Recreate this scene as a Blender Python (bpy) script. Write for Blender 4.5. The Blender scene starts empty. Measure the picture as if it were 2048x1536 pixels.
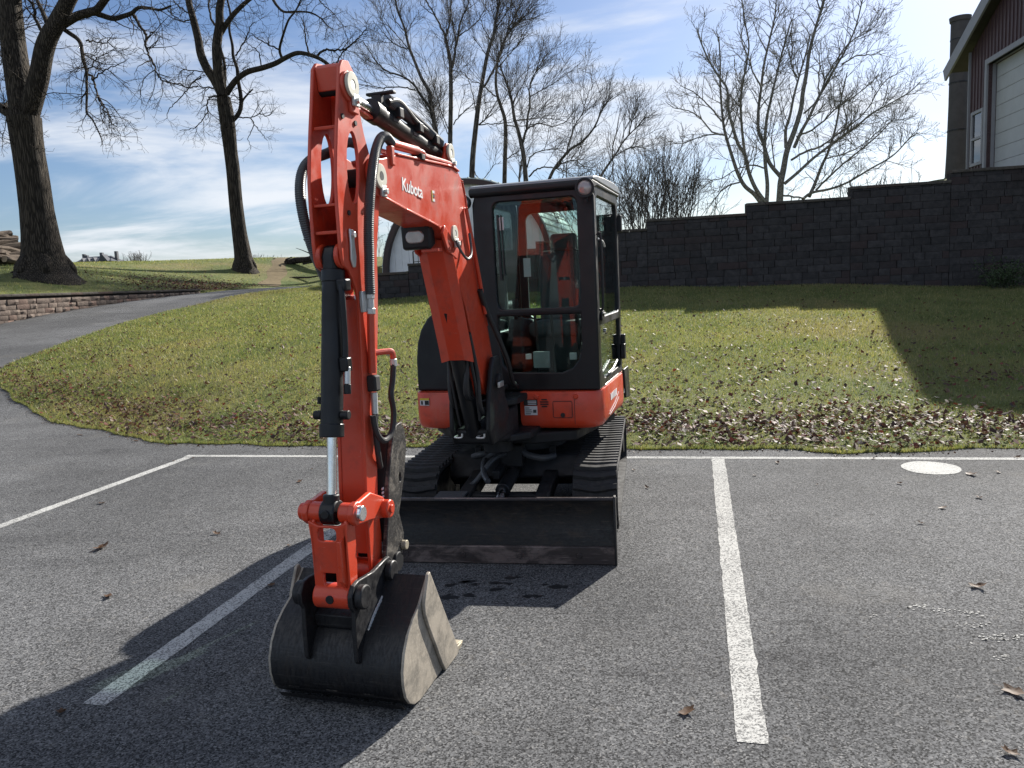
import bpy, bmesh, math, random
import numpy as np
from mathutils import Vector, Matrix
R = math.radians
scene = bpy.context.scene
COL = scene.collection

# ---------------------------------------------------------------- camera
CAM_H, FPX = 1.75, 1540.0
PITCH, ROLL = R(7.7), R(3.0)
fw = Vector((0, math.cos(PITCH), -math.sin(PITCH)))
r0 = Vector((1, 0, 0)); u0 = r0.cross(fw)
right = r0 * math.cos(ROLL) - u0 * math.sin(ROLL)
up = r0 * math.sin(ROLL) + u0 * math.cos(ROLL)
cam_data = bpy.data.cameras.new('camera')
cam = bpy.data.objects.new('camera', cam_data)
COL.objects.link(cam)
cam.matrix_world = Matrix(((right.x, up.x, -fw.x, 0), (right.y, up.y, -fw.y, 0), (right.z, up.z, -fw.z, CAM_H), (0, 0, 0, 1)))
cam_data.sensor_width = 36.0
cam_data.lens = 36.0 * FPX / 2048.0
cam_data.clip_start = 0.05
cam_data.clip_end = 3000.0
scene.camera = cam
scene.render.resolution_x, scene.render.resolution_y = 1024, 768

# ---------------------------------------------------------------- sun and sky
SUN_AZ, SUN_EL = R(35.0), R(30.5)
sun_dir = Vector((math.sin(SUN_AZ) * math.cos(SUN_EL), math.cos(SUN_AZ) * math.cos(SUN_EL), math.sin(SUN_EL)))
sd = bpy.data.lights.new('sun', 'SUN'); sd.energy = 5.0; sd.angle = R(0.53); sd.color = (1.0, 0.95, 0.87)
sun = bpy.data.objects.new('sun', sd); COL.objects.link(sun)
sun.rotation_euler = sun_dir.to_track_quat('Z', 'Y').to_euler()
sun.location = (0, 0, 30)

world = bpy.data.worlds.new('World'); scene.world = world; world.use_nodes = True
nt = world.node_tree; nt.nodes.clear()
def wn(t, **k):
    n = nt.nodes.new(t)
    for a, b in k.items(): setattr(n, a, b)
    return n
out = wn('ShaderNodeOutputWorld'); bg = wn('ShaderNodeBackground')
sky = wn('ShaderNodeTexSky', sky_type='NISHITA', sun_disc=False)
sky.sun_elevation = SUN_EL; sky.sun_rotation = SUN_AZ
sky.altitude = 100; sky.air_density = 1.0; sky.dust_density = 0.8; sky.ozone_density = 2.5
geo = wn('ShaderNodeTexCoord'); sep = wn('ShaderNodeSeparateXYZ'); nt.links.new(geo.outputs['Generated'], sep.inputs[0])
zc = wn('ShaderNodeMath', operation='MAXIMUM'); nt.links.new(sep.outputs[2], zc.inputs[0]); zc.inputs[1].default_value = 0.0
za = wn('ShaderNodeMath', operation='ADD'); nt.links.new(zc.outputs[0], za.inputs[0]); za.inputs[1].default_value = 0.16
dx = wn('ShaderNodeMath', operation='DIVIDE'); nt.links.new(sep.outputs[0], dx.inputs[0]); nt.links.new(za.outputs[0], dx.inputs[1])
dy = wn('ShaderNodeMath', operation='DIVIDE'); nt.links.new(sep.outputs[1], dy.inputs[0]); nt.links.new(za.outputs[0], dy.inputs[1])
cmb = wn('ShaderNodeCombineXYZ'); nt.links.new(dx.outputs[0], cmb.inputs[0]); nt.links.new(dy.outputs[0], cmb.inputs[1])
mp = wn('ShaderNodeMapping'); nt.links.new(cmb.outputs[0], mp.inputs[0])
mp.inputs['Rotation'].default_value = (0, 0, R(12)); mp.inputs['Scale'].default_value = (0.75, 1.25, 1); mp.inputs['Location'].default_value = (3.1, 7.4, 0)
n1 = wn('ShaderNodeTexNoise'); nt.links.new(mp.outputs[0], n1.inputs['Vector'])
n1.inputs['Scale'].default_value = 1.15; n1.inputs['Detail'].default_value = 9; n1.inputs['Roughness'].default_value = 0.58; n1.inputs['Distortion'].default_value = 0.55
n2 = wn('ShaderNodeTexNoise'); nt.links.new(mp.outputs[0], n2.inputs['Vector'])
n2.inputs['Scale'].default_value = 0.5; n2.inputs['Detail'].default_value = 3
am = wn('ShaderNodeMath', operation='MULTIPLY_ADD'); nt.links.new(n2.outputs[0], am.inputs[0]); am.inputs[1].default_value = 0.55; nt.links.new(n1.outputs[0], am.inputs[2])
cr = wn('ShaderNodeMapRange', interpolation_type='SMOOTHSTEP'); nt.links.new(am.outputs[0], cr.inputs['Value'])
cr.inputs['From Min'].default_value = 0.68; cr.inputs['From Max'].default_value = .97; cr.inputs['To Max'].default_value = 0.85
skm = wn('ShaderNodeMixRGB', blend_type='MULTIPLY'); skm.inputs[0].default_value = 1.0; nt.links.new(sky.outputs[0], skm.inputs[1]); skm.inputs[2].default_value = (0.90, 0.97, 1.12, 1)
mixc = wn('ShaderNodeMixRGB'); nt.links.new(cr.outputs[0], mixc.inputs[0]); nt.links.new(skm.outputs[0], mixc.inputs[1]); mixc.inputs[2].default_value = (9.6, 9.9, 10.4, 1)
nt.links.new(mixc.outputs[0], bg.inputs[0]); bg.inputs[1].default_value = 0.051
nt.links.new(bg.outputs[0], out.inputs[0])

vs = scene.view_settings
vs.view_transform = 'Standard'; vs.look = 'None'; vs.gamma = 1.0; vs.exposure = 0.96
vs.use_curve_mapping = False
random.seed(7); rng = np.random.default_rng(11)
# ---------------------------------------------------------------- helpers
def tag(o, label=None, cat=None, group=None, kind=None):
    if label: o['label'] = label
    if cat: o['category'] = cat
    if group: o['group'] = group
    if kind: o['kind'] = kind
    return o
def empty(name, loc=(0, 0, 0), rz=0.0, parent=None):
    o = bpy.data.objects.new(name, None); COL.objects.link(o)
    o.location = loc; o.rotation_euler = (0, 0, rz); o.empty_display_size = 0.2
    if parent: o.parent = parent
    return o
def link(name, me, parent=None, loc=None, rot=None, scale=None):
    o = bpy.data.objects.new(name, me); COL.objects.link(o)
    if parent: o.parent = parent
    if loc is not None: o.location = loc
    if rot is not None: o.rotation_euler = rot
    if scale is not None: o.scale = scale
    return o
def np_mesh(name, verts, faces, mat=None, smooth=False):
    """verts (n,3) array, faces (m,k) array, all k equal"""
    me = bpy.data.meshes.new(name)
    verts = np.ascontiguousarray(verts, dtype=np.float32); faces = np.ascontiguousarray(faces, dtype=np.int32)
    m, k = faces.shape
    me.vertices.add(len(verts)); me.vertices.foreach_set('co', verts.ravel())
    me.loops.add(m * k); me.loops.foreach_set('vertex_index', faces.ravel())
    me.polygons.add(m); me.polygons.foreach_set('loop_start', np.arange(0, m * k, k, dtype=np.int32))
    me.polygons.foreach_set('use_smooth', np.full(m, smooth, dtype=bool))
    me.update(calc_edges=True)
    if mat: me.materials.append(mat)
    return me
def smooth_path(pts, k=6):
    P = [Vector(p) for p in pts]
    if len(P) < 3: return P
    o = []
    for i in range(len(P) - 1):
        a = P[i - 1] if i else P[0] * 2 - P[1]
        b, c = P[i], P[i + 1]
        d = P[i + 2] if i + 2 < len(P) else c * 2 - b
        for j in range(k):
            t = j / k
            o.append(0.5 * ((2 * b) + (c - a) * t + (2 * a - 5 * b + 4 * c - d) * t * t + (3 * b - a - 3 * c + d) * t ** 3))
    o.append(P[-1]); return o
AX = {'x': lambda p, a: (a, p[0], p[1]), 'y': lambda p, a: (p[0], a, p[1]), 'z': lambda p, a: (p[0], p[1], a)}
def arc(cx, cy, r, a0, a1, n):
    return [(cx + r * math.cos(R(a0 + (a1 - a0) * i / n)), cy + r * math.sin(R(a0 + (a1 - a0) * i / n))) for i in range(n + 1)]
def rrect(x0, x1, y0, y1, r, n=4):
    return arc(x1 - r, y1 - r, r, 0, 90, n) + arc(x0 + r, y1 - r, r, 90, 180, n) + arc(x0 + r, y0 + r, r, 180, 270, n) + arc(x1 - r, y0 + r, r, 270, 360, n)
def ellipse(cx, cy, rx, ry, n=20, a=0.0):
    return [(cx + rx * math.cos(t) * math.cos(a) - ry * math.sin(t) * math.sin(a), cy + rx * math.cos(t) * math.sin(a) + ry * math.sin(t) * math.cos(a)) for t in [2 * math.pi * i / n for i in range(n)]]
class MB:
    def __init__(s): s.v = []; s.f = []
    def add(s, v, f):
        b = len(s.v); s.v += [tuple(q) for q in v]; s.f += [[i + b for i in q] for q in f]; return s
    def box(s, c, size, rot=None):
        x, y, z = [q / 2 for q in size]
        M = rot.to_matrix() if rot is not None else Matrix.Identity(3)
        v = [M @ Vector((sx * x, sy * y, sz * z)) + Vector(c) for sx in (-1, 1) for sy in (-1, 1) for sz in (-1, 1)]
        return s.add(v, [(0, 1, 3, 2), (4, 6, 7, 5), (0, 4, 5, 1), (2, 3, 7, 6), (0, 2, 6, 4), (1, 5, 7, 3)])
    def bar(s, p0, p1, w, h, upv=(0, 0, 1)):
        p0, p1 = Vector(p0), Vector(p1); d = (p1 - p0).normalized(); sd_ = d.cross(Vector(upv))
        if sd_.length < 1e-4: sd_ = d.cross(Vector((1, 0, 0)))
        sd_.normalize(); u_ = sd_.cross(d)
        v = [p + sd_ * (a * w / 2) + u_ * (b * h / 2) for p in (p0, p1) for a, b in ((-1, -1), (1, -1), (1, 1), (-1, 1))]
        return s.add(v, [(0, 3, 2, 1), (4, 5, 6, 7), (0, 1, 5, 4), (1, 2, 6, 5), (2, 3, 7, 6), (3, 0, 4, 7)])
    def prism(s, poly, axis, a0, a1):
        n = len(poly); g = AX[axis]
        v = [g(p, a0) for p in poly] + [g(p, a1) for p in poly]
        return s.add(v, [list(range(n)), list(range(2 * n - 1, n - 1, -1))] + [(i, i + n, (i + 1) % n + n, (i + 1) % n) for i in range(n)])
    def plate(s, outer, holes, axis, a0, a1):
        bm = bmesh.new(); edges = []
        for lp in [outer] + holes:
            vs_ = [bm.verts.new((p[0], p[1], 0)) for p in lp]
            edges += [bm.edges.new((vs_[i], vs_[(i + 1) % len(vs_)])) for i in range(len(vs_))]
        bmesh.ops.triangle_fill(bm, use_beauty=True, use_dissolve=False, edges=edges)
        bm.verts.index_update()
        pts = [(q.co.x, q.co.y) for q in bm.verts]; tris = [[q.index for q in fa.verts] for fa in bm.faces]
        bm.free(); n = len(pts); g = AX[axis]
        v = [g(p, a0) for p in pts] + [g(p, a1) for p in pts]
        f = [t for t in tris] + [[i + n for i in reversed(t)] for t in tris]
        b = 0
        for lp in [outer] + holes:
            m = len(lp); f += [(b + i, b + (i + 1) % m, b + (i + 1) % m + n, b + i + n) for i in range(m)]; b += m
        return s.add(v, f)
    def cyl(s, p0, p1, r0, r1=None, n=20):
        r1 = r0 if r1 is None else r1
        p0, p1 = Vector(p0), Vector(p1); d = (p1 - p0).normalized()
        a = d.orthogonal().normalized(); b = d.cross(a)
        v = [p + (a * math.cos(2 * math.pi * i / n) + b * math.sin(2 * math.pi * i / n)) * r for p, r in ((p0, r0), (p1, r1)) for i in range(n)]
        return s.add(v, [list(range(n - 1, -1, -1)), list(range(n, 2 * n))] + [(i, (i + 1) % n, (i + 1) % n + n, i + n) for i in range(n)])
    def ring(s, c, d, ro, ri, h, n=24):
        c, d = Vector(c), Vector(d).normalized(); a = d.orthogonal().normalized(); b = d.cross(a); v = []; f = []
        for r, z in ((ri, 0), (ro, 0), (ro, h), (ri, h)):
            v += [c + d * z + (a * math.cos(2 * math.pi * i / n) + b * math.sin(2 * math.pi * i / n)) * r for i in range(n)]
        for k in range(4):
            for i in range(n): f.append((k * n + i, k * n + (i + 1) % n, ((k + 1) % 4) * n + (i + 1) % n, ((k + 1) % 4) * n + i))
        return s.add(v, f)
    def tube(s, pts, r, n=10, k=6, corr=0.0, pitch=0.008):
        P = smooth_path(pts, k) if k > 1 else [Vector(p) for p in pts]
        if corr:
            L = [0.0]
            for i in range(1, len(P)): L.append(L[-1] + (P[i] - P[i - 1]).length)
            m = int(L[-1] / pitch) * 2; Q = []; j = 0
            for i in range(m + 1):
                t = L[-1] * i / m
                while j < len(L) - 2 and L[j + 1] < t: j += 1
                q = (t - L[j]) / max(1e-9, L[j + 1] - L[j]); Q.append(P[j].lerp(P[j + 1], min(1, q)))
            P = Q
        m = len(P); rad = r if callable(r) else (lambda i, t: r)
        a = None; v = []
        for i, p in enumerate(P):
            d = (P[min(i + 1, m - 1)] - P[max(i - 1, 0)]).normalized()
            if a is None: a = d.orthogonal().normalized()
            a = (a - d * a.dot(d)).normalized(); b = d.cross(a)
            rr = rad(i, i / max(1, m - 1)) * ((1 + corr) if (corr and i % 2) else 1)
            v += [p + (a * math.cos(2 * math.pi * j / n) + b * math.sin(2 * math.pi * j / n)) * rr for j in range(n)]
        f = [(i * n + j, i * n + (j + 1) % n, (i + 1) * n + (j + 1) % n, (i + 1) * n + j) for i in range(m - 1) for j in range(n)]
        f += [list(range(n - 1, -1, -1)), list(range((m - 1) * n, m * n))]
        return s.add(v, f)
    def sphere(s, c, r, n=14, m=8, sc=(1, 1, 1)):
        v = [(c[0], c[1], c[2] + r * sc[2])]
        for i in range(1, m):
            for j in range(n):
                p, t = math.pi * i / m, 2 * math.pi * j / n
                v.append((c[0] + r * sc[0] * math.sin(p) * math.cos(t), c[1] + r * sc[1] * math.sin(p) * math.sin(t), c[2] + r * sc[2] * math.cos(p)))
        v.append((c[0], c[1], c[2] - r * sc[2])); L = len(v) - 1
        f = [(0, 1 + j, 1 + (j + 1) % n) for j in range(n)] + [(L, L - n + (j + 1) % n, L - n + j) for j in range(n)]
        for i in range(m - 2):
            for j in range(n): f.append((1 + i * n + j, 1 + (i + 1) * n + j, 1 + (i + 1) * n + (j + 1) % n, 1 + i * n + (j + 1) % n))
        return s.add(v, f)
    def mesh(s, name, mat=None, sharp=35):
        me = bpy.data.meshes.new(name); me.from_pydata(s.v, [], s.f)
        bm = bmesh.new(); bm.from_mesh(me); bmesh.ops.recalc_face_normals(bm, faces=bm.faces); bm.to_mesh(me); bm.free()
        if sharp:
            me.polygons.foreach_set('use_smooth', [True] * len(me.polygons)); me.set_sharp_from_angle(angle=R(sharp))
        if mat: me.materials.append(mat)
        me.update(); return me
    def build(s, name, mat=None, parent=None, bevel=0.0, seg=2, sharp=35, loc=None, rot=None):
        o = link(name, s.mesh(name, mat, sharp), parent, loc, rot)
        if bevel:
            b = o.modifiers.new('bevel', 'BEVEL'); b.width = bevel; b.segments = seg; b.limit_method = 'ANGLE'; b.angle_limit = R(38)
        return o
# ---------------------------------------------------------------- materials
def mat(name):
    m = bpy.data.materials.new(name); m.use_nodes = True; m.node_tree.nodes.clear()
    o = m.node_tree.nodes.new('ShaderNodeOutputMaterial'); return m, m.node_tree, o
class NB:
    """small node-graph builder"""
    def __init__(s, t): s.t = t
    def n(s, typ, ins=None, **k):
        q = s.t.nodes.new(typ)
        for a, b in k.items(): setattr(q, a, b)
        for a, b in (ins or {}).items(): s.set(q.inputs[a], b)
        return q
    def set(s, sock, val):
        if isinstance(val, bpy.types.NodeSocket): s.t.links.new(val, sock)
        elif isinstance(val, bpy.types.Node): s.t.links.new(val.outputs[0], sock)
        else: sock.default_value = val
    def pos(s, sc=(1, 1, 1), obj=False):
        c = s.n('ShaderNodeTexCoord').outputs['Object'] if obj else s.n('ShaderNodeNewGeometry').outputs['Position']
        return s.n('ShaderNodeMapping', {'Vector': c, 'Scale': sc}).outputs[0]
    def noise(s, vec, scale, detail=4, rough=.55, dist=0.0):
        return s.n('ShaderNodeTexNoise', {'Vector': vec, 'Scale': scale, 'Detail': detail, 'Roughness': rough, 'Distortion': dist}).outputs[0]
    def ramp(s, val, a, b, lo=0.0, hi=1.0, smooth=True):
        return s.n('ShaderNodeMapRange', {'Value': val, 'From Min': a, 'From Max': b, 'To Min': lo, 'To Max': hi}, interpolation_type='SMOOTHSTEP' if smooth else 'LINEAR').outputs[0]
    def mix(s, f, a, b, bl='MIX'):
        c = lambda q: (*q, 1) if isinstance(q, tuple) and len(q) == 3 else q
        return s.n('ShaderNodeMixRGB', {0: f, 1: c(a), 2: c(b)}, blend_type=bl).outputs[0]
    def math(s, op, a, b=0.0, c=0.0):
        q = s.n('ShaderNodeMath', operation=op); s.set(q.inputs[0], a); s.set(q.inputs[1], b); s.set(q.inputs[2], c); return q.outputs[0]
    def bump(s, h, dist, strength=1.0):
        return s.n('ShaderNodeBump', {'Height': h, 'Distance': dist, 'Strength': strength}).outputs[0]
    def bsdf(s, **k):
        q = s.n('ShaderNodeBsdfPrincipled'); names = {'col': 'Base Color', 'rough': 'Roughness', 'metal': 'Metallic', 'normal': 'Normal', 'spec': 'Specular IOR Level', 'coat': 'Coat Weight', 'coatr': 'Coat Roughness', 'alpha': 'Alpha', 'em': 'Emission Color', 'ems': 'Emission Strength', 'trans': 'Transmission Weight'}
        for a, b in k.items():
            if isinstance(b, tuple) and len(b) == 3 and a in ('col', 'em'): b = (*b, 1)
            s.set(q.inputs[names[a]], b)
        return q.outputs[0]
def paint(name, col, rough=.35, coat=.3, dirt=.25, dcol=(.09, .08, .07), metal=0.0, sc=9.0, spec=.5, dust=.05, scratch=.0):
    m, t, o = mat(name); b = NB(t); p = b.pos(obj=True)
    n = b.noise(p, sc, 6, .6); n2 = b.noise(p, sc * 9, 3)
    f = b.math('MULTIPLY', b.ramp(n, .48, .8), dirt)
    c = b.mix(f, col, dcol)
    r = b.ramp(n, .3, .75, rough * .85, min(1, rough * 1.5 + .05))
    film = b.noise(b.pos((1, 1, .5), True), 2.6, 7, .7, .6); c = b.mix(b.ramp(film, .45, .75, 0, dust), c, (.30, .25, .20))
    scr = b.noise(b.pos((3, 3, 55), True), 6, 3); scr2 = b.noise(b.pos((60, 60, 4), True), 3, 3)
    c = b.mix(b.math('MULTIPLY', b.math('MAXIMUM', b.ramp(scr, .70, .74), b.ramp(scr2, .72, .76)), scratch), c, (.35, .30, .27))
    r = b.math('ADD', r, b.ramp(film, .4, .7, 0, .22))
    t.links.new(b.bsdf(col=c, rough=r, coat=coat, coatr=.12, metal=metal, spec=spec, normal=b.bump(n2, .0006, .35)), o.inputs[0]); return m
def worn(name, base, wear, a=.5, b_=.68, rough=.45, metal=.6, sc=(4, 4, 4), nsc=5.0):
    m, t, o = mat(name); b = NB(t); p = b.pos(sc, True)
    n = b.noise(p, nsc, 9, .68, .4); n2 = b.noise(p, nsc * 8, 4); s_ = b.noise(b.pos((30, 2, 30), True), 4, 4)
    f = b.ramp(n, a, b_); c = b.mix(f, base, wear); c = b.mix(b.math('MULTIPLY', b.ramp(s_, .55, .75), .35), c, tuple(min(1, q * 1.7 + .01) for q in wear))
    mud = b.noise(b.pos((1, 1, 1.4), True), 3.1, 8, .7, .5); c = b.mix(b.ramp(mud, .56, .68, 0, .3), c, (.07, .055, .04))
    t.links.new(b.bsdf(col=c, rough=b.ramp(n2, .3, .7, rough * .8, rough * 1.4), metal=b.math('MULTIPLY', f, metal), normal=b.bump(n2, .0012, .5)), o.inputs[0]); return m
M = {}
M['orange'] = paint('orange_paint', (.58, .052, .017), .32, .25, .6, (.17, .04, .028), dust=.2, scratch=.45)
M['black'] = paint('black_paint', (.007, .0078, .0095), .34, .0, .18, (.03, .028, .026), spec=.4)
M['cast'] = paint('black_casting', (.009, .0095, .011), .5, 0, .3, (.035, .032, .028), spec=.4)
M['hood'] = paint('dark_hood_paint', (.012, .014, .017), .42, .0, .15, (.05, .05, .05), spec=.35)
M['roof'] = paint('cab_roof_sunlit', (.22, .225, .23), .33, .3, .2, (.12, .12, .12))  # lighter grey stands in for sun glare on the dark roof's top
M['rubber'] = paint('rubber', (.016, .016, .017), .62, 0, .5, (.09, .085, .078), sc=16)
M['hose'] = paint('hose_rubber', (.015, .016, .018), .4, 0, .2, (.06, .06, .06))
M['sleeve'] = paint('hose_sleeve', (.05, .052, .056), .36, .1, .2, (.1, .1, .1))
M['chrome'] = paint('chrome', (.78, .79, .8), .12, 0, .06, (.4, .38, .36), metal=1.0)
M['zinc'] = paint('zinc_plate', (.62, .62, .6), .34, 0, .3, (.3, .28, .24), metal=.85)
M['washer'] = paint('greased_cream', (.55, .53, .44), .5, 0, .5, (.2, .18, .12))
M['white'] = paint('white_print', (.8, .8, .79), .45, 0, .12, (.5, .45, .4))
M['label'] = paint('label_print', (.62, .62, .63), .5, 0, .2, (.4, .4, .4))
M['ink'] = paint('black_print', (.015, .015, .016), .5, 0, 0)
M['yellow'] = paint('yellow_print', (.7, .5, .05), .5, 0, .1)
M['bucket'] = worn('bucket_black', (.008, .008, .0095), (.032, .028, .025), .5, .72, .5, .3, (1, 3, 1), 4)
M['bucket_side'] = worn('bucket_scraped', (.20, .18, .15), (.42, .37, .30), .35, .62, .55, .1, (2, 2, 2), 4)
M['tooth'] = worn('tooth_steel', (.26, .22, .15), (.42, .37, .28), .4, .6, .5, .4)
M['blade'] = worn('blade_black', (.008, .008, .009), (.045, .034, .027), .48, .76, .48, .3, (6, 1, 1.2), 5)
M['edge'] = worn('cutting_edge', (.035, .026, .025), (.19, .15, .14), .45, .65, .42, .5, (2, 1, 2), 4)
M['rust'] = worn('worn_thumb', (.022, .02, .019), (.26, .235, .2), .47, .72, .5, .6, (3, 3, 3), 4)
M['seat'] = paint('seat_cloth', (.10, .105, .11), .8, 0, .2)
M['plastic'] = paint('grey_plastic', (.05, .052, .055), .5, 0, .2, (.1, .1, .1))
M['box'] = paint('grey_box', (.3, .31, .31), .5, 0, .2, (.15, .15, .15))
def lens_mat():
    m, t, o = mat('lamp_lens'); b = NB(t); p = b.pos((1, 1, 1), True)
    w = b.n('ShaderNodeTexWave', {'Vector': p, 'Scale': 40.0}).outputs[1]
    t.links.new(b.bsdf(col=b.mix(b.noise(p, 30), (.20, .165, .155), (.42, .36, .34)), rough=.15, metal=.3, coat=1.0, normal=b.bump(w, .002, .6)), o.inputs[0]); return m
M['lens'] = lens_mat()
def glass(name, tint, base=.04, gl=1.0):
    m, t, o = mat(name); b = NB(t)
    fr = b.n('ShaderNodeFresnel', {'IOR': 1.5}).outputs[0]
    f = b.math('MINIMUM', b.math('MULTIPLY_ADD', fr, gl, base), 1.0)
    tr = b.n('ShaderNodeBsdfTransparent', {'Color': (*tint, 1)}); g = b.n('ShaderNodeBsdfGlossy', {'Color': (.95, .97, 1, 1), 'Roughness': .015})
    t.links.new(b.n('ShaderNodeMixShader', {0: f, 1: tr, 2: g}).outputs[0], o.inputs[0]); return m
M['glass'] = glass('cab_glass', (.80, .88, .86), .0, .6)
M['pane'] = glass('window_pane', (.25, .27, .28), .05)

def asphalt(name, lo, hi, patch):
    m, t, o = mat(name); b = NB(t); p = b.pos()
    v = b.n('ShaderNodeTexVoronoi', {'Vector': p, 'Scale': 150.0, 'Randomness': 1.0}); vc = b.n('ShaderNodeSeparateColor', {0: v.outputs['Color']}).outputs[0]
    v2 = b.n('ShaderNodeTexVoronoi', {'Vector': p, 'Scale': 42.0}); vd = b.n('ShaderNodeSeparateColor', {0: v2.outputs['Color']}).outputs[1]
    big = b.noise(p, .35, 6, .6); mid = b.noise(p, 1.6, 5, .6, .6); fine = b.noise(p, 190, 2)
    st = b.ramp(vc, .1, .95, lo, hi, False)
    c = b.n('ShaderNodeCombineXYZ', {0: st, 1: b.math('MULTIPLY', st, 1.01), 2: b.math('MULTIPLY', st, 1.03)}).outputs[0]
    c = b.mix(b.ramp(vc, .94, .96, 0, .7), c, (.31, .305, .295))
    c = b.mix(b.ramp(vd, .975, .98, 0, .16), c, (.34, .32, .29))
    c = b.mix(b.ramp(b.math('MULTIPLY_ADD', mid, .25, big), .44, .78, 0, patch), c, (.45, .45, .45), 'MULTIPLY')
    c = b.mix(b.ramp(b.noise(p, .8, 4), .58, .72, 0, .16), c, (.26, .245, .22))
    c = b.mix(b.ramp(b.noise(p, .95, 6, .65, .7), .63, .72, 0, .5), c, (.45, .45, .47), 'MULTIPLY')
    c = b.mix(b.ramp(b.noise(b.pos((2.4, .35, 1)), 1.3, 6, .7), .60, .74, 0, .22), c, (.24, .235, .22))
    str_ = b.noise(b.pos((.35, 2.2, 1)), 1.1, 5, .6); c = b.mix(b.ramp(str_, .52, .72, 0, .35), c, (.5, .5, .52), 'MULTIPLY')
    h = b.math('ADD', b.math('MULTIPLY', v.outputs['Distance'], -1.0), b.math('MULTIPLY', v2.outputs['Distance'], -.12))
    h = b.math('MULTIPLY_ADD', fine, .5, h)
    t.links.new(b.bsdf(col=c, rough=.92, spec=.12, normal=b.bump(h, .0012, .12)), o.inputs[0]); return m
M['asphalt'] = asphalt('asphalt', .036, .215, .65)
M['path'] = asphalt('path_asphalt', .09, .18, .35)
def road_paint(name='road_paint', WA=.64, WB=.84):
    m, t, o = mat(name); b = NB(t); p = b.pos()
    v = b.n('ShaderNodeTexVoronoi', {'Vector': p, 'Scale': 150.0}); vc = b.n('ShaderNodeSeparateColor', {0: v.outputs['Color']}).outputs[0]
    w = b.math('MULTIPLY_ADD', b.noise(p, 2.5, 4), .5, b.math('MULTIPLY', vc, .5)); w = b.math('MULTIPLY_ADD', b.noise(p, 60, 3), .35, w)
    c = b.mix(b.ramp(w, WA, WB, 0, .85), b.mix(b.noise(p, 9, 4), (.42, .42, .40), (.54, .535, .51)), (.10, .10, .10))
    t.links.new(b.bsdf(col=c, rough=.9, spec=.2, normal=b.bump(v.outputs['Distance'], .003, .5)), o.inputs[0]); return m
M['road_paint'] = road_paint()
M['disc_paint'] = road_paint('disc_paint', .74, .95)
def lawn_col(b, p):
    big = b.noise(p, .22, 4, .6); mid = b.noise(p, .9, 5, .65, .5); fin = b.noise(p, 22, 3, .7)
    c = b.mix(b.ramp(mid, .34, .66), (.108, .145, .042), (.215, .225, .082))
    c = b.mix(b.ramp(big, .50, .68, 0, .8), c, (.28, .225, .11))
    c = b.mix(b.ramp(b.noise(p, .4, 5), .54, .68, 0, .6), c, (.095, .145, .038))
    return b.mix(b.ramp(fin, .3, .8, 0, .5), c, (.05, .06, .016)), fin
def lawn_mat(name, k=1.0, soil=True):
    m, t, o = mat(name); b = NB(t); p = b.pos(); c, fin = lawn_col(b, p)
    n = b.noise(p, 60, 3, .7)
    if soil: c = b.mix(b.ramp(n, .45, .7, 0, .55), c, (.06, .045, .025))
    t.links.new(b.bsdf(col=c, rough=.9, spec=.2, normal=b.bump(b.math('ADD', n, fin), .03, .9)), o.inputs[0]); return m
M['lawn'] = lawn_mat('lawn_turf')
def blade_mat():
    m, t, o = mat('grass_blade'); b = NB(t); p = b.pos(); c, fin = lawn_col(b, p)
    v = b.n('ShaderNodeNewGeometry').outputs['Random Per Island']
    c = b.mix(b.ramp(v, 0, 1, 0, .7, False), c, (.29, .295, .14)); c = b.mix(b.ramp(v, .84, .88, 0, .85), c, (.42, .34, .18))
    d = b.n('ShaderNodeBsdfDiffuse', {'Color': c}); tr = b.n('ShaderNodeBsdfTranslucent', {'Color': b.mix(1.0, c, (1.15, 1.2, .7), 'MULTIPLY')}); g = b.n('ShaderNodeBsdfGlossy', {'Color': (.6, .6, .5, 1), 'Roughness': .45})
    s1 = b.n('ShaderNodeMixShader', {0: .5, 1: d.outputs[0], 2: tr.outputs[0]}); t.links.new(b.n('ShaderNodeMixShader', {0: .06, 1: s1.outputs[0], 2: g.outputs[0]}).outputs[0], o.inputs[0]); return m
M['blade_grass'] = blade_mat()
def leaf_mat(name, cols):
    m, t, o = mat(name); b = NB(t); g = b.n('ShaderNodeNewGeometry'); v = g.outputs['Random Per Island']
    r = b.n('ShaderNodeValToRGB', {0: v}); cr_ = r.color_ramp; cr_.interpolation = 'CONSTANT'
    while len(cr_.elements) < len(cols): cr_.elements.new(.5)
    for i, cc in enumerate(cols): cr_.elements[i].position = i / len(cols); cr_.elements[i].color = (*cc, 1)
    c = b.mix(b.ramp(b.noise(b.pos(), 70, 3), .3, .7, 0, .4), r.outputs[0], (.03, .015, .01))
    pr = b.bsdf(col=c, rough=.6, spec=.3); tr = b.n('ShaderNodeBsdfTranslucent', {'Color': c})
    t.links.new(b.n('ShaderNodeMixShader', {0: .25, 1: pr, 2: tr.outputs[0]}).outputs[0], o.inputs[0]); return m
M['leaf'] = leaf_mat('fallen_leaf', [(.075, .035, .026), (.12, .062, .036), (.14, .035, .026), (.05, .028, .023), (.17, .105, .065), (.09, .045, .032), (.17, .11, .07), (.20, .05, .03), (.06, .035, .03), (.20, .14, .09)])
M['dry_leaf'] = leaf_mat('dry_leaf', [(.10, .055, .03), (.075, .045, .03), (.14, .08, .045), (.06, .04, .03)])
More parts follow.
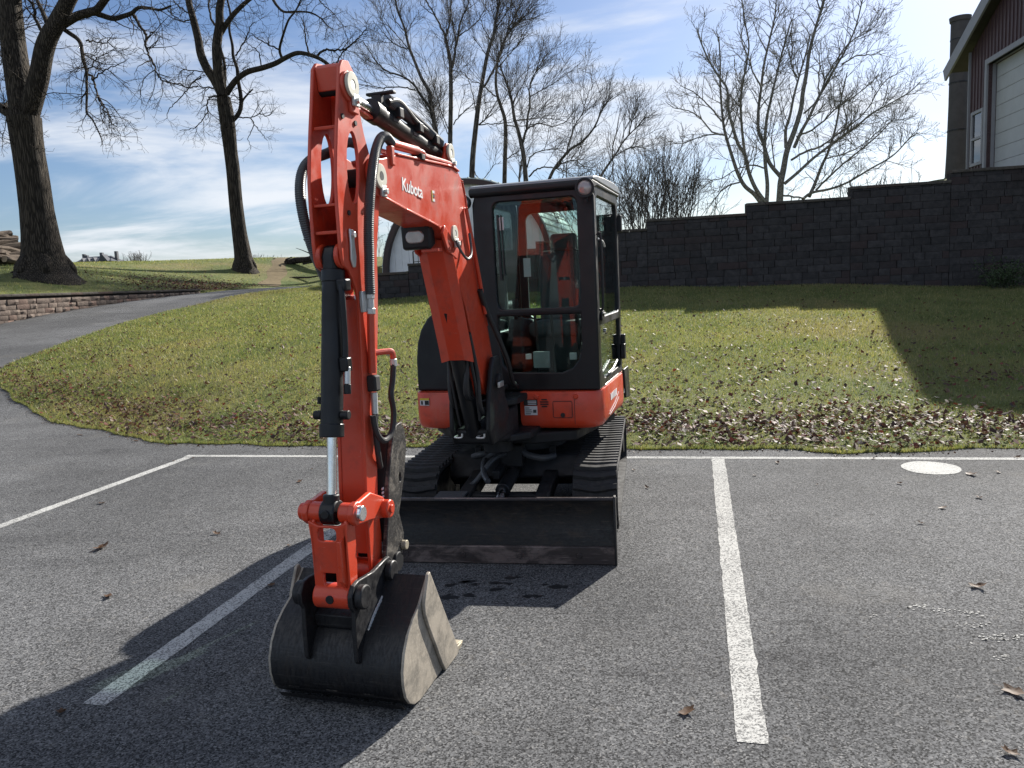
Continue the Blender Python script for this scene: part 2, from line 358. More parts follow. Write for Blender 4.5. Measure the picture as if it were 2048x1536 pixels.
def bark(name, a, c2, sc=(6, 6, 1.2), bd=.03):
    m, t, o = mat(name); b = NB(t); p = b.pos(sc)
    n = b.noise(p, 2.2, 8, .7, 1.0); v = b.n('ShaderNodeTexVoronoi', {'Vector': p, 'Scale': 2.6}, feature='DISTANCE_TO_EDGE').outputs[0]
    h = b.math('MULTIPLY_ADD', b.ramp(v, 0, .25), .7, n)
    t.links.new(b.bsdf(col=b.mix(b.ramp(h, .5, 1.2), a, c2), rough=.9, spec=.2, normal=b.bump(h, bd, .9)), o.inputs[0]); return m
M['bark'] = bark('walnut_bark', (.022, .018, .014), (.075, .062, .048), (7, 7, .45), .05)
M['bark2'] = bark('locust_bark', (.05, .045, .04), (.15, .135, .12), (3, 3, .4), .03)
M['bark3'] = bark('maple_bark', (.10, .095, .085), (.24, .225, .2), (4, 4, 2), .012)
def stone(name, a, c2, nsc=7.0, bd=.02):
    m, t, o = mat(name); b = NB(t); p = b.pos((1, 1, 1))
    oi = b.n('ShaderNodeObjectInfo').outputs['Random']; isl = b.n('ShaderNodeNewGeometry').outputs['Random Per Island']
    rv = b.math('FRACT', b.math('ADD', oi, isl)); n = b.noise(p, nsc, 8, .65); n2 = b.noise(p, nsc * 7, 4, .6)
    c = b.mix(b.ramp(n, .3, .7), a, c2); c = b.mix(b.ramp(rv, 0, 1, 0, .55, False), c, tuple(q * .45 for q in a)); c = b.mix(b.ramp(rv, .7, 1, 0, .4), c, tuple(q * k for q, k in zip(c2, (1.1, .75, .7))))
    t.links.new(b.bsdf(col=c, rough=.9, spec=.25, normal=b.bump(b.math('MULTIPLY_ADD', n2, .4, n), bd, .9)), o.inputs[0]); return m
M['block'] = stone('wall_block', (.036, .035, .037), (.066, .061, .063))
M['stone'] = stone('low_wall_stone', (.13, .10, .085), (.24, .19, .155))
M['cap'] = stone('cap_stone', (.07, .062, .056), (.12, .105, .09))
M['mortar'] = stone('joint_mortar', (.03, .026, .023), (.05, .045, .04))  # dark mortar core behind the blocks and stones
def flat(name, col, rough=.6, var=.15, sc=3.0, spec=.4, bumpd=0.0):
    m, t, o = mat(name); b = NB(t); p = b.pos()
    n = b.noise(p, sc, 6, .6); k = dict(col=b.mix(b.ramp(n, .3, .75, 0, var * 2), col, tuple(q * .55 for q in col)), rough=rough, spec=spec)
    if bumpd: k['normal'] = b.bump(b.noise(p, sc * 6, 4), bumpd, .7)
    t.links.new(b.bsdf(**k), o.inputs[0]); return m
M['barn_red'] = flat('red_siding', (.085, .05, .053), .5, .2)
M['trim'] = flat('white_trim', (.26, .26, .28), .5, .1)
M['door_white'] = flat('white_door', (.45, .46, .46), .5, .1)
M['gable'] = flat('grey_white_boards', (.84, .84, .85), .6, .12)
M['rim'] = flat('brown_rim', (.06, .035, .032), .5, .2)
M['metal_roof'] = flat('ribbed_metal_roof', (.5, .56, .53), .35, .12)
M['silo'] = flat('dark_silo', (.07, .065, .065), .7, .3)
M['iron'] = flat('black_iron', (.015, .015, .016), .4, .1)
M['log'] = flat('weathered_wood', (.14, .11, .085), .9, .35, 8, .2, .01)
M['cut_end'] = flat('cut_log_end', (.35, .26, .17), .85, .25, 12)
M['far_wall'] = flat('far_stone_house', (.10, .105, .12), .8, .2, .3)
M['far_roof'] = flat('far_slate_roof', (.06, .068, .085), .8, .2, .3)
M['dirt'] = flat('bare_dirt', (.19, .15, .09), .95, .3, 3, .1, .02)
M['shrub'] = flat('shrub_leaf', (.035, .06, .02), .7, .3, 9)
M['damp'] = flat('damp_asphalt', (.018, .019, .021), .35, .2, 30)
